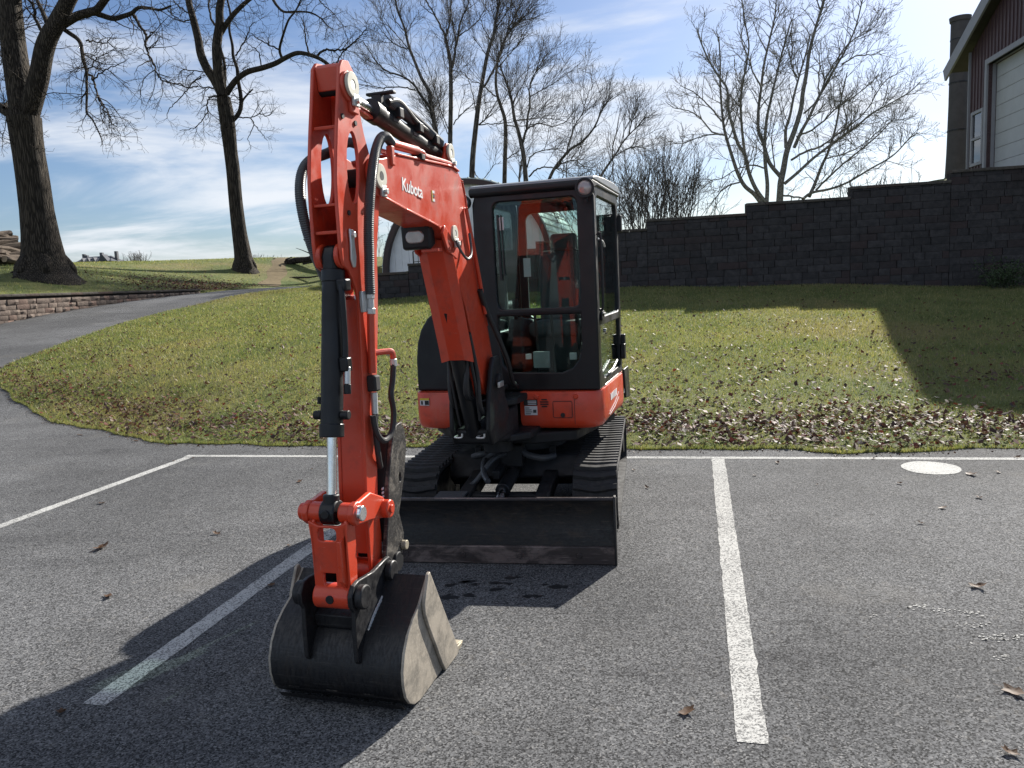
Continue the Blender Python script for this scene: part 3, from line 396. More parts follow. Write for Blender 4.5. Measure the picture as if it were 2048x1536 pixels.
TREES={'walnut_a':[[(-16.51,28.0,2.68,0.8),(-16.49,28.0,3.23,0.691),(-16.49,28.0,4.2,0.6),(-16.5,28.0,5.07,0.545),(-16.5,28.0,6.11,0.527),(-16.52,28.0,6.97,0.509),(-16.53,28.0,7.56,0.518),(-16.52,28.0,8.24,0.545)],[(-16.52,28.0,8.15,0.44),(-16.59,28.1,9.0,0.423),(-16.67,28.2,9.94,0.407),(-16.73,28.3,10.95,0.39),(-16.74,28.4,11.95,0.373),(-16.74,28.5,12.78,0.357),(-16.75,28.6,13.94,0.34)],[(-16.45,28.0,8.15,0.355),(-16.08,27.94,8.87,0.339),(-15.75,27.89,9.55,0.323),(-15.45,27.83,10.33,0.307),(-15.19,27.78,10.78,0.292),(-14.91,27.72,11.1,0.276),(-14.56,27.67,11.53,0.26),(-14.28,27.61,11.88,0.244),(-13.85,27.56,12.46,0.228),(-13.44,27.5,13.34,0.213)],[(-15.04,28.0,11.12,0.156),(-14.64,27.85,11.22,0.149),(-14.13,27.7,11.37,0.142),(-13.65,27.55,11.42,0.135),(-13.27,27.4,11.44,0.128),(-12.97,27.25,11.6,0.121),(-12.72,27.1,11.72,0.113),(-12.12,26.95,12.03,0.106),(-11.52,26.8,12.46,0.099)],[(-13.67,28.0,11.58,0.099),(-13.33,27.82,11.41,0.092),(-12.86,27.64,11.22,0.084),(-12.44,27.47,11.22,0.077),(-12.06,27.29,11.24,0.069),(-11.84,27.11,11.28,0.061),(-11.59,26.93,11.28,0.054),(-11.17,26.76,11.17,0.046),(-10.81,26.58,11.05,0.039),(-10.38,26.4,11.09,0.031)],[(-12.31,28.0,11.44,0.057),(-12.14,27.78,11.17,0.052),(-11.9,27.56,10.83,0.048),(-11.66,27.34,10.5,0.044),(-11.63,27.12,10.19,0.04),(-11.5,26.9,9.84,0.035),(-11.27,26.68,9.43,0.031),(-11.08,26.46,9.02,0.027),(-10.77,26.24,8.72,0.023),(-10.24,26.02,8.57,0.018),(-9.83,25.8,8.37,0.014)],[(-14.8,28.0,11.11,0.078),(-14.49,27.87,10.88,0.073),(-14.21,27.74,10.67,0.069),(-14.05,27.61,10.45,0.064),(-13.97,27.49,10.13,0.06),(-13.88,27.36,9.77,0.055),(-13.77,27.23,9.45,0.051),(-13.74,27.1,9.1,0.046),(-13.71,26.97,8.69,0.042),(-13.71,26.84,8.25,0.037),(-13.66,26.71,7.97,0.032),(-13.46,26.59,7.76,0.028),(-13.27,26.46,7.43,0.023),(-13.09,26.33,7.05,0.019),(-13.03,26.2,6.84,0.014)],[(-14.17,28.0,9.63,0.043),(-13.85,27.69,9.34,0.038),(-13.61,27.37,8.94,0.034),(-13.38,27.06,8.57,0.03),(-13.13,26.74,8.17,0.026),(-12.82,26.43,7.81,0.021),(-12.66,26.11,7.52,0.017),(-12.28,25.8,7.29,0.013)],[(-14.05,28.0,10.66,0.028),(-13.54,27.5,10.46,0.024),(-12.98,27.0,10.24,0.02),(-12.5,26.5,10.2,0.016),(-12.07,26.0,10.12,0.011)],[(-14.11,28.0,9.69,0.026),(-13.55,27.5,9.86,0.02),(-12.99,27.0,9.91,0.015),(-12.31,26.5,9.92,0.01)],[(-13.94,28.0,9.39,0.028),(-13.32,27.33,9.42,0.022),(-12.59,26.67,9.4,0.016),(-11.84,26.0,9.36,0.01)],[(-15.52,28.0,11.05,0.064),(-15.74,28.12,11.49,0.055),(-15.84,28.25,11.92,0.046),(-16.03,28.38,12.22,0.037),(-16.15,28.5,12.66,0.028)],[(-15.69,28.0,11.51,0.035),(-16.09,28.4,11.85,0.026),(-16.5,28.8,12.2,0.017)],[(-15.31,28.0,11.33,0.085),(-15.61,28.33,11.84,0.071),(-15.92,28.67,12.32,0.057),(-16.22,29.0,12.9,0.043)],[(-16.67,28.0,8.29,0.213),(-17.18,28.25,8.5,0.191),(-17.55,28.5,8.7,0.17),(-17.96,28.75,8.94,0.149),(-18.63,29.0,9.37,0.128)],[(-17.17,28.0,8.61,0.057),(-17.36,28.75,8.98,0.046),(-17.6,29.5,9.44,0.035)],[(-16.88,28.0,9.87,0.028),(-17.19,28.33,10.26,0.023),(-17.46,28.67,10.63,0.017),(-17.74,29.0,11.2,0.011)]],'walnut_b':[[(-14.04,42.0,2.99,0.518),(-14.06,42.0,3.81,0.436),(-14.14,42.0,5.14,0.382),(-14.17,42.0,6.71,0.355),(-14.15,42.0,8.26,0.355),(-14.18,42.0,9.29,0.349),(-14.19,42.0,10.26,0.382),(-14.22,42.0,11.2,0.382),(-14.28,42.0,11.96,0.341)],[(-14.36,42.0,12.15,0.248),(-14.68,42.09,12.88,0.235),(-15.05,42.18,13.5,0.223),(-15.32,42.27,14.22,0.21),(-15.42,42.36,15.03,0.197),(-15.57,42.44,15.89,0.185),(-15.7,42.53,16.46,0.172),(-15.82,42.62,17.07,0.159),(-15.93,42.71,17.83,0.146),(-16.13,42.8,19.08,0.134)],[(-14.32,42.0,12.05,0.286),(-14.38,41.96,12.83,0.272),(-14.38,41.91,13.64,0.257),(-14.34,41.87,14.35,0.242),(-14.21,41.82,14.91,0.227),(-14.03,41.78,15.56,0.212),(-13.95,41.73,16.2,0.197),(-13.81,41.69,16.66,0.182),(-13.63,41.64,17.57,0.168),(-13.39,41.6,18.71,0.153)],[(-14.1,42.0,15.15,0.143),(-13.64,41.83,15.6,0.132),(-13.2,41.67,15.96,0.121),(-12.66,41.5,16.3,0.11),(-12.29,41.33,16.46,0.099),(-11.5,41.17,16.92,0.087),(-10.74,41.0,17.66,0.076)],[(-14.11,42.0,12.14,0.162),(-13.71,41.85,12.53,0.155),(-13.32,41.7,12.81,0.148),(-12.74,41.55,13.06,0.141),(-11.93,41.4,13.17,0.134),(-11.22,41.25,13.31,0.126),(-10.71,41.1,13.48,0.119),(-10.11,40.95,13.65,0.112),(-9.68,40.8,13.61,0.105),(-9.16,40.65,13.42,0.098),(-8.7,40.5,13.17,0.091),(-8.35,40.35,12.88,0.084),(-8.1,40.2,12.59,0.076)],[(-9.22,42.0,13.77,0.067),(-8.75,41.58,13.92,0.059),(-8.22,41.17,13.78,0.052),(-7.49,40.75,13.69,0.045),(-6.95,40.33,13.87,0.038),(-6.58,39.92,14.01,0.03),(-6.14,39.5,14.27,0.023)],[(-8.35,42.0,13.17,0.046),(-7.95,41.47,13.49,0.037),(-7.47,40.93,13.75,0.028),(-6.91,40.4,13.89,0.019)],[(-14.0,42.0,10.71,0.124),(-13.62,42.06,11.09,0.116),(-13.44,42.12,11.54,0.109),(-13.43,42.18,12.15,0.101),(-13.51,42.24,12.85,0.094),(-13.52,42.3,13.46,0.086),(-13.68,42.36,14.07,0.078),(-13.69,42.42,14.67,0.071),(-13.79,42.48,15.48,0.063),(-13.68,42.54,16.22,0.055),(-13.78,42.6,16.97,0.048)],[(-13.42,42.0,11.57,0.067),(-13.14,42.1,11.97,0.052),(-12.77,42.2,12.34,0.038)],[(-13.61,42.0,10.93,0.038),(-12.9,41.67,10.81,0.031),(-12.32,41.33,10.93,0.023),(-11.84,41.0,11.27,0.015)],[(-12.96,42.0,10.85,0.034),(-12.73,41.67,10.43,0.027),(-12.94,41.33,9.79,0.019),(-12.8,41.0,9.09,0.011)],[(-12.83,42.0,10.55,0.023),(-12.26,41.3,9.94,0.017),(-11.79,40.6,9.41,0.011)],[(-12.52,42.0,11.08,0.025),(-11.88,41.5,10.79,0.018),(-11.3,41.0,11.1,0.011)],[(-14.07,42.0,10.51,0.153),(-14.2,42.4,11.14,0.124),(-14.37,42.8,11.89,0.095)],[(-14.18,42.0,12.44,0.095),(-14.19,42.33,13.26,0.086),(-14.29,42.67,13.99,0.076),(-14.52,43.0,14.68,0.067)],[(-14.32,42.0,15.55,0.067),(-14.64,42.33,16.05,0.057),(-14.77,42.67,16.75,0.048),(-14.85,43.0,17.45,0.038)],[(-11.05,42.0,13.74,0.076),(-11.0,41.52,14.09,0.067),(-10.58,41.04,14.73,0.058),(-10.16,40.56,15.17,0.049),(-9.67,40.08,15.4,0.04),(-9.27,39.6,15.72,0.031)],[(-11.11,42.0,14.18,0.046),(-11.55,41.67,14.35,0.036),(-11.98,41.33,14.56,0.027),(-12.2,41.0,14.75,0.017)],[(-9.61,42.0,13.94,0.05),(-9.58,41.2,14.26,0.039),(-9.38,40.4,14.62,0.028),(-9.29,39.6,14.91,0.017)],[(-12.15,42.0,13.36,0.038),(-12.12,41.67,13.95,0.031),(-12.26,41.33,14.15,0.023),(-12.49,41.0,14.3,0.015)],[(-13.46,42.0,14.01,0.042),(-13.07,41.88,14.39,0.035),(-12.62,41.75,15.0,0.029),(-12.34,41.62,15.38,0.022),(-12.05,41.5,15.42,0.015)],[(-14.58,42.0,12.02,0.05),(-15.05,42.17,12.03,0.044),(-15.31,42.33,11.68,0.038),(-15.35,42.5,11.42,0.032),(-15.76,42.67,11.03,0.027),(-16.28,42.83,10.68,0.021),(-17.15,43.0,10.6,0.015)],[(-14.69,42.0,12.46,0.044),(-15.56,42.6,12.7,0.031),(-16.12,43.2,13.12,0.019)],[(-15.34,42.0,13.03,0.042),(-15.89,42.32,12.9,0.037),(-16.42,42.64,12.55,0.031),(-17.07,42.96,12.16,0.026),(-17.72,43.28,11.76,0.021),(-18.06,43.6,11.38,0.015)],[(-15.01,42.0,13.26,0.034),(-15.63,42.33,13.45,0.029),(-16.46,42.65,13.62,0.024),(-16.85,42.98,13.5,0.019),(-17.07,43.3,13.19,0.013)],[(-15.54,42.0,12.6,0.034),(-16.23,42.45,12.65,0.029),(-17.0,42.9,13.02,0.024),(-17.74,43.35,13.24,0.019),(-18.22,43.8,13.58,0.013)],[(-15.38,42.0,15.98,0.038),(-16.04,42.35,15.93,0.032),(-16.65,42.7,16.32,0.027),(-17.2,43.05,16.9,0.021),(-17.62,43.4,17.33,0.015)],[(-15.48,42.0,16.03,0.042),(-16.16,42.6,16.65,0.034),(-16.77,43.2,17.22,0.025),(-17.11,43.8,17.84,0.017)],[(-11.23,42.0,16.63,0.076),(-10.98,41.69,16.23,0.068),(-10.57,41.37,15.82,0.059),(-9.86,41.06,15.69,0.051),(-9.1,40.74,15.5,0.043),(-8.52,40.43,15.09,0.034),(-8.15,40.11,14.61,0.026),(-7.81,39.8,14.36,0.017)],[(-8.88,42.0,16.52,0.029),(-8.45,41.5,16.0,0.025),(-7.99,41.0,15.48,0.021),(-7.54,40.5,14.79,0.017),(-7.17,40.0,14.48,0.013)],[(-14.16,42.0,8.98,0.029),(-14.42,42.0,9.3,0.02),(-14.55,42.0,9.57,0.011)]],'locust_a':[[(-3.89,50.0,6.8,0.181),(-3.92,50.0,8.89,0.171),(-3.92,50.0,10.8,0.161),(-4.04,50.0,12.07,0.151),(-4.19,50.0,12.86,0.141)],[(-4.15,50.0,12.86,0.121),(-4.19,50.06,13.58,0.111),(-4.63,50.12,14.47,0.102),(-4.97,50.19,15.44,0.092),(-5.31,50.25,16.48,0.083),(-5.49,50.31,17.5,0.073),(-5.83,50.38,18.54,0.063),(-6.01,50.44,19.48,0.054),(-6.25,50.5,20.81,0.044)],[(-4.32,50.0,12.75,0.085),(-4.74,49.86,13.48,0.076),(-5.25,49.71,14.17,0.067),(-5.92,49.57,14.55,0.059),(-6.76,49.43,14.87,0.05),(-7.33,49.29,15.47,0.041),(-7.59,49.14,15.97,0.033),(-7.92,49.0,16.47,0.024)],[(-5.07,50.0,13.76,0.048),(-5.82,49.62,13.87,0.041),(-6.73,49.25,13.79,0.033),(-7.7,48.88,13.86,0.026),(-8.34,48.5,13.88,0.018)],[(-5.38,50.0,16.18,0.044),(-6.2,49.67,16.51,0.035),(-6.74,49.33,17.11,0.025),(-7.2,49.0,17.63,0.016)],[(-5.23,50.0,16.09,0.036),(-5.86,50.33,16.99,0.03),(-6.57,50.67,17.82,0.023),(-7.25,51.0,18.27,0.016)],[(-5.39,50.0,17.17,0.036),(-6.1,50.33,18.08,0.03),(-6.33,50.67,18.96,0.023),(-6.64,51.0,19.79,0.016)],[(-5.61,50.0,18.1,0.032),(-5.58,49.75,18.62,0.024),(-5.27,49.5,19.2,0.016)]],'locust_b':[[(-3.4,52.0,6.97,0.178),(-3.31,52.0,9.14,0.166),(-3.18,52.0,11.2,0.154),(-3.01,52.0,13.24,0.142),(-2.91,52.0,14.85,0.13),(-2.89,52.0,15.9,0.118),(-3.06,52.0,17.11,0.106),(-3.12,52.0,17.43,0.094)],[(-3.09,52.0,17.35,0.075),(-3.42,52.15,18.21,0.065),(-3.8,52.3,18.99,0.054),(-4.19,52.45,19.77,0.044),(-4.55,52.6,20.87,0.033)],[(-3.04,52.0,17.42,0.067),(-2.72,51.83,18.39,0.055),(-2.61,51.67,19.27,0.043),(-2.41,51.5,20.22,0.031)],[(-2.78,52.0,15.49,0.088),(-2.4,51.85,16.87,0.074),(-2.06,51.7,18.15,0.061),(-1.58,51.55,19.02,0.047),(-1.28,51.4,19.81,0.033)],[(-2.44,52.0,17.0,0.05),(-2.6,52.33,18.22,0.04),(-2.82,52.67,19.06,0.031),(-2.96,53.0,19.98,0.021)],[(-2.29,52.0,17.39,0.046),(-1.52,52.33,17.93,0.037),(-0.91,52.67,18.56,0.028),(-0.45,53.0,19.37,0.019)],[(-3.22,52.0,11.2,0.033),(-3.73,52.5,12.56,0.025),(-4.14,53.0,13.51,0.017)],[(-3.28,52.0,11.7,0.036),(-3.83,52.2,13.32,0.03),(-4.1,52.4,14.61,0.025),(-4.39,52.6,15.73,0.02),(-4.61,52.8,16.53,0.015)],[(-2.92,52.0,11.93,0.042),(-2.4,51.67,12.49,0.033),(-1.68,51.33,12.94,0.025),(-1.08,51.0,13.16,0.017)],[(-3.79,52.0,18.81,0.033),(-4.45,52.35,19.43,0.025),(-4.78,52.7,20.12,0.017)]],'locust_c':[[(-1.99,51.0,6.8,0.195),(-1.8,51.0,9.33,0.179),(-1.46,51.0,11.5,0.163),(-1.16,51.0,13.09,0.146),(-0.83,51.0,14.5,0.13),(-0.42,51.0,16.06,0.114),(-0.04,51.0,16.98,0.098),(0.18,51.0,17.98,0.082),(0.49,51.0,19.12,0.065),(0.72,51.0,20.34,0.049)],[(-1.25,51.0,11.65,0.053),(-0.63,50.5,12.08,0.039),(0.0,50.0,12.88,0.025)],[(-1.04,51.0,13.72,0.082),(-0.42,51.13,14.51,0.074),(0.13,51.27,15.47,0.065),(0.6,51.4,16.51,0.056),(1.07,51.53,17.71,0.048),(1.71,51.67,18.82,0.039),(2.09,51.8,19.71,0.031)],[(-0.13,51.0,16.67,0.037),(-0.66,51.25,17.71,0.027),(-0.85,51.5,18.74,0.016)],[(0.07,51.0,17.36,0.041),(0.76,50.7,18.09,0.029),(1.28,50.4,18.73,0.016)],[(-1.38,51.0,12.14,0.041),(-1.49,51.3,13.41,0.033),(-1.84,51.6,14.7,0.025),(-2.32,51.9,15.44,0.016)],[(-1.25,51.0,11.65,0.041),(-0.33,50.67,11.62,0.033),(0.67,50.33,11.58,0.025),(1.73,50.0,11.62,0.016)],[(-1.82,51.0,9.0,0.037),(-1.51,50.75,8.3,0.032),(-1.27,50.5,8.01,0.027),(-0.55,50.25,8.83,0.022),(0.04,50.0,9.17,0.016)],[(-0.51,51.0,15.9,0.029),(-1.05,51.3,16.72,0.022),(-1.44,51.6,17.3,0.014)]],'locust_d':[[(0.12,53.0,6.88,0.16),(0.3,53.0,9.52,0.148),(0.44,53.0,11.19,0.137),(0.45,53.0,12.28,0.125),(0.24,53.0,13.13,0.113),(0.02,53.0,13.97,0.101),(-0.01,53.0,14.96,0.09),(0.23,53.0,16.18,0.078),(0.63,53.0,17.22,0.066),(1.36,53.0,18.15,0.054),(2.16,53.0,18.76,0.043)],[(-0.07,53.0,13.8,0.051),(-0.57,53.2,14.29,0.043),(-1.06,53.4,14.78,0.035),(-1.67,53.6,15.02,0.027),(-2.08,53.8,15.59,0.019)],[(0.43,53.0,11.95,0.043),(1.29,52.73,11.77,0.034),(2.22,52.47,11.76,0.026),(3.33,52.2,11.89,0.017)],[(0.17,53.0,15.93,0.043),(-0.28,53.25,16.35,0.03),(-0.43,53.5,16.92,0.017)],[(0.36,53.0,9.77,0.043),(1.13,53.35,10.21,0.03),(1.61,53.7,10.92,0.017)],[(0.16,53.0,15.61,0.043),(0.92,52.77,16.32,0.034),(1.81,52.53,17.1,0.026),(2.5,52.3,17.48,0.017)],[(0.88,53.0,13.92,0.032),(1.53,52.83,14.84,0.026),(2.32,52.67,15.41,0.021),(3.1,52.5,15.81,0.015)]],'locust_e':[[(1.52,49.0,6.84,0.168),(1.51,49.0,8.18,0.15),(1.42,49.0,9.6,0.133),(1.2,49.0,10.77,0.116),(1.0,49.0,11.56,0.099),(0.89,49.0,12.56,0.082),(0.63,49.0,13.65,0.065),(0.28,49.0,14.65,0.047)],[(1.4,49.0,9.99,0.089),(1.68,48.86,10.8,0.077),(1.99,48.72,12.37,0.064),(1.98,48.58,13.1,0.052),(2.29,48.44,13.88,0.04),(2.87,48.3,14.71,0.028)],[(1.72,49.0,10.82,0.047),(2.43,49.15,11.2,0.04),(3.31,49.3,11.03,0.033),(4.14,49.45,11.25,0.025),(4.74,49.6,11.96,0.018)],[(1.04,49.0,6.87,0.069),(1.2,49.25,8.47,0.059),(1.37,49.5,9.29,0.049)],[(2.1,49.0,12.81,0.036),(2.82,48.8,13.11,0.029),(3.62,48.6,13.47,0.022),(4.17,48.4,13.92,0.016)],[(0.96,49.0,12.48,0.039),(1.67,49.35,13.68,0.029),(2.22,49.7,14.89,0.018)],[(0.91,49.0,11.41,0.039),(1.72,49.27,11.5,0.032),(2.78,49.53,11.57,0.024),(3.85,49.8,11.49,0.016)],[(1.65,49.0,8.57,0.047),(1.92,48.8,9.23,0.04),(2.64,48.6,9.47,0.033),(3.5,48.4,9.47,0.025),(3.95,48.2,9.18,0.018)]],'locust_f':[[(2.76,50.0,7.04,0.111),(3.23,50.0,8.31,0.102),(3.84,50.0,9.08,0.092),(4.44,50.0,9.68,0.083),(5.11,50.0,10.05,0.074),(5.62,50.0,10.5,0.065),(6.05,50.0,11.03,0.056),(6.4,50.0,11.72,0.047),(6.75,50.0,12.33,0.037),(7.26,50.0,12.78,0.028)],[(4.18,50.0,9.46,0.052),(4.48,50.14,10.34,0.045),(4.77,50.28,11.07,0.039),(5.31,50.42,11.94,0.032),(5.69,50.56,12.9,0.025),(6.15,50.7,13.78,0.018)],[(4.81,50.0,8.71,0.032),(4.98,49.75,9.38,0.024),(5.23,49.5,10.03,0.016)],[(5.79,50.0,10.73,0.028),(6.52,50.4,11.32,0.016)],[(1.74,50.0,8.14,0.06),(2.34,50.1,8.61,0.051),(3.09,50.2,8.7,0.042),(3.92,50.3,8.47,0.033),(4.57,50.4,8.13,0.024)],[(3.49,50.0,8.54,0.048),(4.01,50.2,8.94,0.041),(4.86,50.4,9.0,0.034),(5.44,50.6,8.52,0.027),(6.13,50.8,8.43,0.02)],[(4.16,50.0,7.94,0.04),(4.2,50.0,8.82,0.03),(4.27,50.0,9.45,0.02)],[(3.87,50.0,7.95,0.036),(3.99,50.0,8.75,0.027),(3.77,50.0,9.4,0.018)],[(4.78,50.0,7.91,0.032),(5.68,49.8,8.4,0.024),(6.33,49.6,8.81,0.016)],[(5.51,50.0,11.84,0.024),(5.25,50.2,13.0,0.018),(5.22,50.4,13.83,0.012)]],'locust_g':[[(5.52,46.0,6.91,0.083),(5.92,46.0,7.63,0.074),(6.4,46.0,8.27,0.065),(6.79,46.0,8.77,0.056),(7.11,46.0,9.26,0.047),(7.58,46.0,9.75,0.038),(8.2,46.0,10.3,0.029),(8.51,46.0,10.65,0.02)],[(6.48,46.0,8.49,0.044),(6.6,46.12,9.24,0.038),(6.79,46.25,9.83,0.031),(6.98,46.38,10.58,0.024),(7.18,46.5,11.33,0.017)],[(6.71,46.0,8.55,0.037),(7.45,45.83,8.92,0.03),(8.1,45.67,8.94,0.022),(8.66,45.5,8.59,0.015)],[(7.04,46.0,9.26,0.033),(7.31,46.17,10.01,0.027),(7.74,46.33,10.68,0.02),(8.02,46.5,11.43,0.013)],[(6.51,46.0,7.16,0.044),(6.56,46.1,8.13,0.033),(6.52,46.2,8.81,0.022)]],'maple':[[(19.33,55.0,5.39,0.249),(19.43,55.0,6.89,0.234),(19.48,55.0,7.54,0.218),(19.68,55.0,8.46,0.203),(19.92,55.0,9.64,0.187),(20.45,55.0,11.0,0.172),(20.88,55.0,12.34,0.157),(21.02,55.0,13.42,0.141),(21.25,55.0,14.58,0.126),(21.44,55.0,15.91,0.111),(21.82,55.0,17.41,0.095),(22.37,55.0,19.14,0.08),(22.74,55.0,20.7,0.064)],[(18.13,55.0,6.11,0.164),(17.63,55.05,6.8,0.152),(16.98,55.1,7.4,0.14),(16.53,55.15,8.27,0.128),(16.17,55.2,9.4,0.116),(15.82,55.25,10.63,0.104),(15.62,55.3,11.57,0.092),(15.51,55.35,12.87,0.08),(15.45,55.4,14.52,0.068),(15.49,55.45,15.89,0.056),(15.43,55.5,17.52,0.044)],[(18.37,55.0,6.19,0.152),(17.7,54.96,7.16,0.142),(17.22,54.93,8.29,0.131),(16.94,54.89,9.5,0.12),(16.46,54.85,10.26,0.11),(16.09,54.82,11.45,0.099),(15.81,54.78,12.55,0.088),(15.73,54.75,13.9,0.078),(15.17,54.71,14.72,0.067),(14.44,54.67,15.91,0.056),(13.89,54.64,17.25,0.046),(13.71,54.6,17.95,0.035)],[(18.47,55.0,6.09,0.146),(18.55,55.07,7.41,0.136),(18.44,55.14,8.82,0.126),(18.43,55.21,9.94,0.116),(18.5,55.28,10.69,0.105),(18.63,55.35,11.89,0.095),(19.05,55.42,13.53,0.085),(19.36,55.49,14.71,0.075),(19.77,55.56,16.15,0.064),(20.08,55.63,17.15,0.054),(20.49,55.7,18.4,0.044)],[(19.44,55.0,7.91,0.146),(18.72,55.11,8.89,0.135),(18.38,55.22,10.13,0.124),(18.05,55.33,11.18,0.112),(18.1,55.44,12.58,0.101),(18.33,55.56,13.96,0.089),(18.57,55.67,15.52,0.078),(19.0,55.78,17.15,0.067),(19.43,55.89,18.78,0.055),(19.57,56.0,19.88,0.044)],[(16.97,55.0,9.52,0.1),(16.77,54.89,11.16,0.09),(16.66,54.77,12.69,0.081),(16.73,54.66,13.92,0.072),(16.99,54.54,15.3,0.063),(17.16,54.43,16.59,0.054),(16.86,54.31,18.14,0.044),(16.66,54.2,19.41,0.035)],[(19.83,55.0,9.83,0.117),(19.86,55.08,11.04,0.104),(20.18,55.17,11.96,0.091),(20.5,55.25,13.32,0.078),(20.91,55.33,14.68,0.064),(21.42,55.42,16.21,0.051),(21.73,55.5,17.38,0.038)],[(20.4,55.0,9.8,0.123),(20.84,54.92,10.78,0.113),(21.38,54.85,11.74,0.102),(21.92,54.77,12.87,0.092),(22.45,54.7,13.82,0.082),(23.16,54.62,15.01,0.072),(23.77,54.55,16.03,0.061),(24.38,54.48,17.38,0.051),(24.79,54.4,19.08,0.041)],[(19.72,55.0,7.39,0.117),(20.63,54.88,8.11,0.106),(21.72,54.75,9.05,0.094),(23.18,54.62,10.06,0.083),(24.44,54.5,10.88,0.072),(25.5,54.38,11.71,0.06),(26.64,54.25,12.25,0.049),(27.96,54.12,12.96,0.038),(28.53,54.0,13.52,0.026)],[(20.2,55.0,8.98,0.088),(21.2,55.11,9.51,0.079),(22.39,55.23,9.83,0.069),(23.29,55.34,10.45,0.06),(24.58,55.46,11.24,0.051),(25.86,55.57,12.39,0.042),(26.95,55.69,14.01,0.033),(28.33,55.8,14.7,0.023)],[(20.59,55.0,10.53,0.076),(21.7,55.17,10.96,0.067),(22.62,55.33,11.59,0.059),(23.54,55.5,12.4,0.05),(24.66,55.67,13.03,0.041),(25.87,55.83,13.83,0.032),(26.71,56.0,14.65,0.023)],[(21.44,55.0,6.41,0.129),(21.86,55.09,7.24,0.115),(22.37,55.17,8.44,0.102),(22.88,55.26,9.44,0.089),(23.39,55.34,10.91,0.075),(23.7,55.43,12.29,0.062),(24.02,55.51,13.66,0.049),(24.33,55.6,14.76,0.035)],[(20.96,55.0,6.25,0.105),(21.59,54.89,6.67,0.094),(22.88,54.77,6.87,0.082),(24.06,54.66,7.26,0.07),(25.43,54.54,8.01,0.059),(26.97,54.43,8.83,0.047),(28.11,54.31,9.94,0.035),(28.7,54.2,10.25,0.023)],[(21.92,55.0,6.85,0.082),(23.11,55.12,7.93,0.07),(24.5,55.24,8.99,0.059),(26.07,55.36,10.13,0.047),(27.08,55.48,11.03,0.035),(27.7,55.6,11.66,0.023)],[(19.62,55.0,6.6,0.073),(20.31,54.8,6.45,0.066),(21.0,54.6,6.3,0.059)],[(15.57,55.0,10.88,0.064),(14.76,55.16,11.22,0.056),(14.06,55.32,12.11,0.047),(13.26,55.48,12.74,0.038),(12.25,55.64,13.0,0.029),(11.72,55.8,13.52,0.02)],[(15.66,55.0,10.87,0.059),(14.66,54.8,10.93,0.049),(13.57,54.6,10.72,0.04),(12.39,54.4,10.38,0.03),(11.51,54.2,10.58,0.02)],[(15.39,55.0,11.8,0.064),(14.81,55.25,12.7,0.053),(13.95,55.5,13.71,0.042),(13.26,55.75,14.26,0.031),(12.84,56.0,14.52,0.02)],[(18.3,55.0,8.53,0.064),(17.58,55.15,8.77,0.053),(16.48,55.3,8.57,0.042),(15.27,55.45,8.0,0.031),(14.05,55.6,8.08,0.02)],[(16.67,55.0,7.68,0.064),(15.84,55.13,7.46,0.051),(15.1,55.27,6.86,0.037),(14.45,55.4,5.96,0.023)],[(22.58,55.0,8.96,0.059),(23.74,55.25,9.21,0.049),(25.09,55.5,9.65,0.04),(26.63,55.75,10.73,0.03),(27.71,56.0,11.47,0.02)],[(23.69,55.0,15.18,0.053),(24.89,55.17,15.7,0.042),(26.0,55.33,15.78,0.031),(26.93,55.5,15.87,0.02)],[(22.1,55.0,13.28,0.059),(22.17,55.17,14.49,0.047),(22.33,55.33,15.69,0.035),(22.01,55.5,16.92,0.023)],[(21.06,55.0,12.06,0.07),(21.85,54.83,12.8,0.062),(22.53,54.67,14.34,0.055),(23.2,54.5,15.51,0.047),(24.04,54.33,16.48,0.039),(25.43,54.17,17.23,0.031),(26.07,54.0,18.36,0.023)],[(20.64,55.0,14.43,0.064),(20.26,55.1,15.37,0.054),(20.4,55.2,16.47,0.044),(20.34,55.3,17.84,0.034),(20.66,55.4,19.1,0.023)],[(18.15,55.0,13.93,0.064),(17.57,54.9,15.01,0.054),(17.17,54.8,16.07,0.044),(16.78,54.7,16.95,0.034),(16.68,54.6,18.68,0.023)],[(18.55,55.0,16.24,0.047),(18.04,55.15,17.37,0.034),(17.73,55.3,18.32,0.02)],[(16.63,55.0,12.74,0.053),(15.98,55.0,13.58,0.035)],[(19.06,55.0,8.39,0.053),(18.97,55.25,10.66,0.038),(19.35,55.5,12.34,0.023)],[(21.44,55.0,6.5,0.047),(21.88,55.15,7.34,0.035),(21.27,55.3,8.23,0.023)]]}
# ---------------------------------------------------------------- terrain
def rbf(pts, c=2.0):
    P = np.array(pts, float)
    d = np.sqrt(((P[:, None, :2] - P[None, :, :2]) ** 2).sum(-1) + c * c)
    n = len(P); A = np.zeros((n + 3, n + 3)); A[:n, :n] = -d; A[:n, n] = 1; A[:n, n + 1:] = P[:, :2]; A[n, :n] = 1; A[n + 1:, :n] = P[:, :2].T
    w = np.linalg.solve(A, np.concatenate([P[:, 2], [0, 0, 0]]))
    def f(x, y):
        x = np.asarray(x, float); y = np.asarray(y, float); r = w[n] + w[n + 1] * x + w[n + 2] * y
        for i in range(n): r = r - w[i] * np.sqrt((x - P[i, 0]) ** 2 + (y - P[i, 1]) ** 2 + c * c)
        return r
    return f
EDGE = [(-9.69, 14.47), (-8.3, 12.9), (-7.0, 11.5), (-5.29, 10.06), (-4.17, 9.15), (-3.09, 8.83), (-2.14, 8.52), (1.25, 7.59), (2.27, 7.28), (2.69, 7.12), (3.03, 6.93), (3.35, 6.92), (3.76, 6.91), (4.58, 6.77), (9, 5.7), (18, 3.5), (30, .6)]
_ex = np.array([e[0] for e in EDGE]); _ey = np.array([e[1] for e in EDGE])
